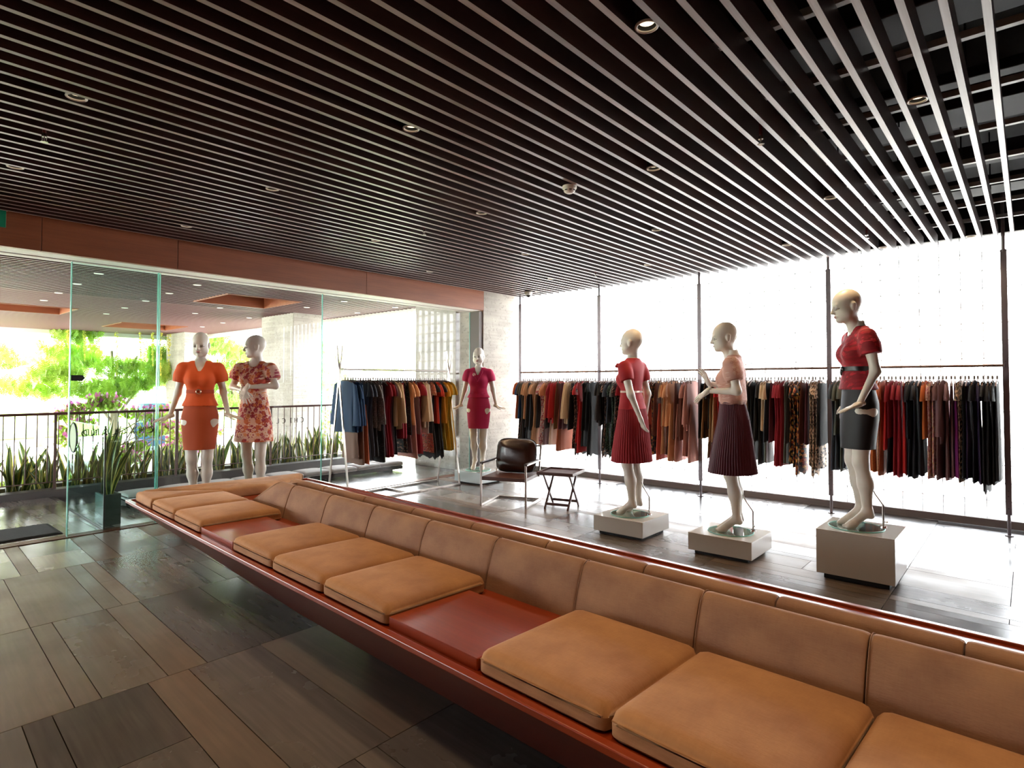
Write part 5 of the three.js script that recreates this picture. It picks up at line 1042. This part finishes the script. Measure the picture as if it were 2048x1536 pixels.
{ // bougainvillea
  for (const [label, at, size, n, s] of [['pink-flowered shrub in front of the feathery tree, seen through the glass door', P(3.75, -0.55, 13.4), [0.95, 0.62, 0.5], 3200, 51], ['low pink-flowered shrub beyond the right end of the door leaves', P(5.35, -0.55, 14.4), [0.7, 0.42, 0.5], 1500, 53]]) {
    reseed(s); const t = thing('flowering_shrub', label, 'shrub', at.toArray());
    obj('stem', Array.from({ length: 12 }, () => tube([V3(rr(-0.15, 0.15), -0.05, rr(-0.1, 0.1)), V3(rr(-0.5, 0.5) * size[0], size[1], 0), V3(rr(-1, 1) * size[0], size[1] * rr(1.4, 2.4), rr(-0.4, 0.4))], 0.012, 8, 5)), M.trunk, t);
    const w = clusters(22, size);
    foliage(t, 'foliage', n, leafMat('#a4c24a'), leafQuad(0.05, 0.085), () => w().add(V3(0, size[1] * 1.7, 0)), s + 1);
    foliage(t, 'blossom', Math.floor(n * 0.3), leafMat('#d070c0', 0.5), leafQuad(0.06, 0.06), () => w().add(V3(0, size[1] * 1.8, 0)), s + 2);
  }
}
{ // hanging yellow flower strings under the canopy edge
  reseed(61);
  [[4.32, 18.2, 0.62], [4.98, 18.0, 0.95], [5.4, 17.6, 0.5], [5.62, 17.4, 0.7], [5.85, 17.5, 0.9], [5.72, 17.7, 0.62], [3.95, 18.1, 0.36], [6.12, 17.7, 0.8]].forEach(([u, v, L], k) => {
    const t = thing('hanging_flower_string', 'yellow flower string hanging under the canopy edge, ' + ORD[k] + ' counted outward from the glass', 'flower', P(u, 2.71, v).toArray(), 0, 'yellow flower strings under the canopy');
    const q = L * 1.25;
    obj('stem', tube([V3(0, 0.05, 0), V3(0.01, -q * 0.5, 0.01), V3(0.02, -q, 0)], 0.004, 10, 5), leafMat('#b8c060'), t);
    foliage(t, 'blossom', 130, leafMat('#e0d860', 0.4), leafQuad(0.03, 0.035), () => { const f = rnd(); return V3(0.02 * f + rr(-1, 1) * 0.035 * (1.1 - f), -f * q, rr(-1, 1) * 0.035 * (1.1 - f)); }, 62 + k);
  });
}
{ // coconut palm
  reseed(71);
  const t = thing('coconut_palm', 'coconut palm with drooping fronds at the left of the garden', 'palm', P(4.55, -0.6, 23.5).toArray());
  const top = V3(0.1, 2.3, 0);
  obj('trunk', [tube([V3(-0.15, -0.1, 0), V3(0, 1, 0), top], 0.13, 14, 10)], M.trunk, t);
  obj('coconuts', [[-0.15, -0.12], [0.05, -0.2], [0.2, -0.1], [0, 0.02]].map(([x, y]) => new THREE.SphereGeometry(0.11, 10, 8).translate(top.x + x, top.y + y, 0.12)), std({ color: '#b89a60', roughness: 0.7 }), t);
  const fm = leafMat('#b4c86e', 0.45);
  for (let k = 0; k < 17; k++) {
    const a = k / 17 * 6.283 + rr(-0.15, 0.15), up = k % 3 === 0 ? rr(1.2, 1.6) : rr(0.2, 0.9), L = rr(1.7, 2.3), dir = V3(Math.cos(a), 0, Math.sin(a)), g = [], spine = [];
    for (let i = 0; i <= 10; i++) { const f = i / 10; spine.push(top.clone().addScaledVector(dir, L * Math.cos(up * (1 - f)) * f * 0.85).add(V3(0, L * (Math.sin(up) * f - 0.95 * f * f * (up > 1 ? 0.25 : 0.75)), 0))); }
    const c = new THREE.CatmullRomCurve3(spine); g.push(new THREE.TubeGeometry(c, 16, 0.014, 5));
    for (let i = 3; i < 46; i++) for (const sd of [-1, 1]) {
      const f = i / 46, p = c.getPoint(f), tan = c.getTangent(f), side = new THREE.Vector3().crossVectors(tan, V3(0, 1, 0)).normalize().multiplyScalar(sd), l = 0.5 * Math.sin(Math.PI * (0.15 + 0.8 * f)) + 0.1;
      const d = side.multiplyScalar(0.75).addScaledVector(tan, 0.5).add(V3(0, -0.45, 0)).normalize(), q = new THREE.Quaternion().setFromUnitVectors(V3(0, 1, 0), d);
      g.push(leafQuad(0.03, l).applyQuaternion(q).translate(p.x, p.y, p.z));
    }
    obj('frond', g, fm, t);
  }
}
{ // sea grape beyond the rack
  reseed(81);
  const t = thing('sea_grape', 'sea grape shrub with big round leaves behind the clothes rack', 'shrub', P(8.9, -0.6, 12.5).toArray());
  const disc = new THREE.CircleGeometry(0.1, 14), dp = disc.attributes.position; for (let i = 0; i < dp.count; i++) dp.setZ(i, 0.25 * Math.hypot(dp.getX(i), dp.getY(i)) * Math.abs(dp.getX(i)) * 8); disc.computeVertexNormals();
  const stems = [], m1 = leafMat('#9db48a', 0.35), m2 = leafMat('#a8c454', 0.45);
  for (let k = 0; k < 6; k++) {
    const e = V3(rr(-1.1, 0.9), rr(1.9, 2.75) - Math.abs(k - 2.5) * 0.12, rr(-0.4, 0.4)), c = new THREE.CatmullRomCurve3([V3(rr(-0.2, 0.2), -0.1, 0), V3(e.x * 0.3, 1.2, e.z * 0.5), e]);
    stems.push(new THREE.TubeGeometry(c, 14, 0.016, 6));
    for (let i = 0; i < 17; i++) { const f = rr(0.5, 1), p = c.getPoint(f), l = obj('leaf', disc, pick([m1, m1, m2]), t); l.position.set(p.x + rr(-0.22, 0.22), p.y + rr(-0.1, 0.14), p.z + rr(-0.2, 0.2)); l.rotation.set(rr(-1.2, 0.5), rr(-1.2, 1.2), rr(-3, 3)); l.scale.setScalar(rr(0.7, 1.25)); }
  }
  obj('stem', stems, M.trunk, t);
  foliage(t, 'foliage', 1800, leafMat('#b2cc68'), leafQuad(0.05, 0.1), () => V3(rr(-1.9, 1.9), 0.5 + rr(0, 1.35) * rr(0.5, 1), rr(-0.6, 0.6)), 83);
}
{ // clipped planting strip and distant cars
  reseed(91);
  const h = thing('border_planting', 'strip of light green leafy ground cover along the garden path', 'plants', P(2.2, -0.6, 13.2).toArray());
  foliage(h, 'foliage', 3600, leafMat('#b2c860'), leafQuad(0.035, 0.24), () => V3(rr(-2.4, 1.6), rr(-0.02, 0.12), rr(-0.5, 0.5)), 92);
  h.userData.kind = 'stuff';
  for (const [label, at, col, turn] of [['blue car parked beyond the railing, left of the pier', P(7.2, -0.6, 20.5), '#3d6f9c', 1.2], ['white car parked beyond the railing', P(10.5, -0.6, 17.6), '#d5dadd', 1.25]]) {
    const t = thing('car', label, 'car', at.toArray(), turn);
    const body = new THREE.Shape(); body.moveTo(-2, 0.28); body.lineTo(2, 0.28); body.lineTo(2.02, 0.7); body.lineTo(1.15, 0.86); body.lineTo(0.55, 1.32); body.lineTo(-1.1, 1.34); body.lineTo(-1.75, 0.92); body.lineTo(-2.05, 0.85); body.closePath();
    obj('body', new THREE.ExtrudeGeometry(body, { depth: 1.5, bevelEnabled: true, bevelSize: 0.06, bevelThickness: 0.08, bevelSegments: 3 }).translate(0, 0, -0.75), phy({ color: col, roughness: 0.35, clearcoat: 1 }), t);
    obj('window', [-1, 1].map((s) => { const w = new THREE.Shape(); w.moveTo(-1.35, 0.93); w.lineTo(0.85, 0.93); w.lineTo(0.45, 1.25); w.lineTo(-1.0, 1.26); w.closePath(); return new THREE.ExtrudeGeometry(w, { depth: 0.02, bevelEnabled: false }).translate(0, 0, s * 0.83 - 0.01); }), std({ color: '#20262b', roughness: 0.1 }), t);
    for (const x of [-1.25, 1.25]) for (const s of [-1, 1]) obj('wheel', cyl(0.31, 0.31, 0.2, 0, 0, 0, 20).rotateX(Math.PI / 2).translate(x, 0.31, s * 0.76), M.black, t);
  }
}

// ---------- lamps and small ceiling fittings ----------
const WARM = new THREE.Color(1, 0.7, 0.4);
M.bulb = std({ color: '#fff1d8', emissive: new THREE.Color(1, 0.82, 0.55), emissiveIntensity: 1.6 });
function downlight(u, v, label, power = LAMP, y = CEIL + 0.012, aim = null) {
  const t = thing('downlight', label, 'lamp', P(u, y, v).toArray(), 0, 'recessed downlights between the slats');
  obj('can', new THREE.CylinderGeometry(0.042, 0.042, 0.14, 20, 1, true).translate(0, 0.07, 0), M.black, t);
  obj('trim_ring', new THREE.TorusGeometry(0.041, 0.0055, 8, 28).rotateX(Math.PI / 2), std({ color: '#bcb4ac', roughness: 0.4 }), t);
  obj('bulb', cyl(0.03, 0.03, 0.006, 0, 0.02, 0, 20), M.bulb, t);
  const l = new THREE.SpotLight(WARM, power, 0, 0.78, 0.55, 2); l.position.set(0, 0.012, 0); l.shadow.radius = 1.5; l.castShadow = true;
  l.target.position.set(aim?.[0] ?? 0, -1, aim?.[1] ?? 0); t.add(l, l.target);
  return t;
}
const SL = (v) => 0.092 + 0.118 * (Math.round((v - 0.092) / 0.118 - 0.5) + 0.5);       // the middle of the gap between two slats
const ROWS = [[7.03, [5.58, 1.14, 0.39], 'next to the glass blocks'], [6.27, [4.74, 3.3, 1.81], 'in the second row from the glass blocks'], [4.885, [5.54, 4.04, 2.48, 1.09], 'above the row of plinths'], [3.47, [4.78, 3.33, 1.8, 0.39], 'in the row just right of the bench'], [2.06, [5.63, 4.09, 2.52, 1.1], 'in the row straight above the bench'], [0.77, [4.87, 3.41], 'in the left-hand row']];
for (const [u, vs, w] of ROWS) vs.forEach((v, i) => downlight(u, SL(v), 'round warm downlight ' + w + ', ' + ORD[i] + ' from shop front'));
for (const [u, v, n] of [[0.77, 1.9, 'first'], [0.77, 0.4, 'second'], [2.06, -0.4, 'third'], [0.77, -1.1, 'fourth'], [2.06, -1.9, 'fifth'], [-0.7, 2.6, 'sixth']]) downlight(u, SL(v), 'warm downlight outside the photo, ' + n + ' behind the camera', BACKLAMP);
for (const [u, v, l] of [[0.76, 4.1, 'red-necked fire sprinkler above the left of the floor'], [3.36, 1.12, 'red-necked fire sprinkler among the slats over the bench, near the top right'], [3.47, 4.02, 'red-necked fire sprinkler in the middle of the ceiling'], [6.2, 1.13, 'red-necked fire sprinkler near the glass blocks on the right'], [6.25, 4.05, 'small fire sprinkler near the second rail post']]) {
  const t = thing('sprinkler', l, 'sprinkler', P(u, 2.72, SL(v)).toArray(), 0, 'ceiling sprinklers');
  obj('pipe', cyl(0.009, 0.009, 0.3, 0, 0.19, 0, 10), std({ color: '#5a1414', roughness: 0.5 }), t);
  obj('head', [cyl(0.011, 0.014, 0.02, 0, 0.035, 0, 12), rod(V3(-0.012, 0.028, 0), V3(-0.008, 0.0, 0), 0.002), rod(V3(0.012, 0.028, 0), V3(0.008, 0.0, 0), 0.002), cyl(0.004, 0.004, 0.025, 0, 0.014, 0, 6), cyl(0.018, 0.018, 0.003, 0, -0.002, 0, 16)], M.chrome, t);
}
{
  const t = thing('smoke_detector', 'white round smoke detector under the slats', 'detector', P(3.37, 2.725, SL(2.43)).toArray());
  obj('base', cyl(0.05, 0.05, 0.018, 0, 0.036, 0, 32), M.white, t);
  obj('dome', new THREE.LatheGeometry([[0.0, -0.006], [0.022, -0.005], [0.036, 0.004], [0.043, 0.018], [0.044, 0.028]].map(([x, y]) => new THREE.Vector2(x, y)), 32), M.white, t);
  obj('vent', [0, 1, 2, 3, 4, 5, 6, 7].map((i) => box(0.018, 0.006, 0.003, 0, 0.012, 0.0405).rotateY(i * Math.PI / 4)), M.black, t);
  const c = thing('dome_camera', 'white dome security camera near the top of the column', 'camera', P(6.87, 2.69, 5.63).toArray());
  obj('housing', new THREE.LatheGeometry([[0.0, 0.085], [0.058, 0.085], [0.06, 0.055], [0.048, 0.03], [0.036, 0.022]].map(([x, y]) => new THREE.Vector2(x, y)).reverse(), 28), M.white, c);
  obj('dome', new THREE.SphereGeometry(0.036, 20, 12, 0, 6.3, Math.PI / 2, Math.PI / 2).translate(0, 0.024, 0), std({ color: '#3a3836', roughness: 0.15 }), c);
}
{ // canopy downlights, switched off
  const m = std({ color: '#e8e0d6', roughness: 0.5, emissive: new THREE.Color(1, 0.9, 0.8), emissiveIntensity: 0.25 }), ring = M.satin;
  [[2.26, 10.92], [2.31, 12.09], [2.22, 9.74], [2.18, 8.61], [3.42, 10.91], [3.49, 12.2], [3.56, 13.53], [3.32, 8.59], [3.36, 9.72], [4.61, 10.92], [4.66, 12.14], [4.01, 7.74], [5.71, 12.13], [5.8, 13.58], [5.59, 9.68], [5.89, 14.91], [4.56, 7.29], [5.58, 8.5], [6.62, 8.49], [6.66, 9.7]].forEach(([u, v], k) => {
    const t = thing('canopy_downlight', 'small pale round downlight set in the red-brown canopy slats outside', 'lamp', P(u, 2.745, v).toArray(), 0, 'downlights in the outside canopy');
    obj('diffuser', cyl(0.045, 0.045, 0.006, 0, 0, 0, 18), m, t);
    obj('trim_ring', new THREE.TorusGeometry(0.048, 0.005, 6, 24).rotateX(Math.PI / 2), ring, t);
  });
}
scene.traverse((o) => { delete o.userData._c; });
renderer.render(scene, camera);
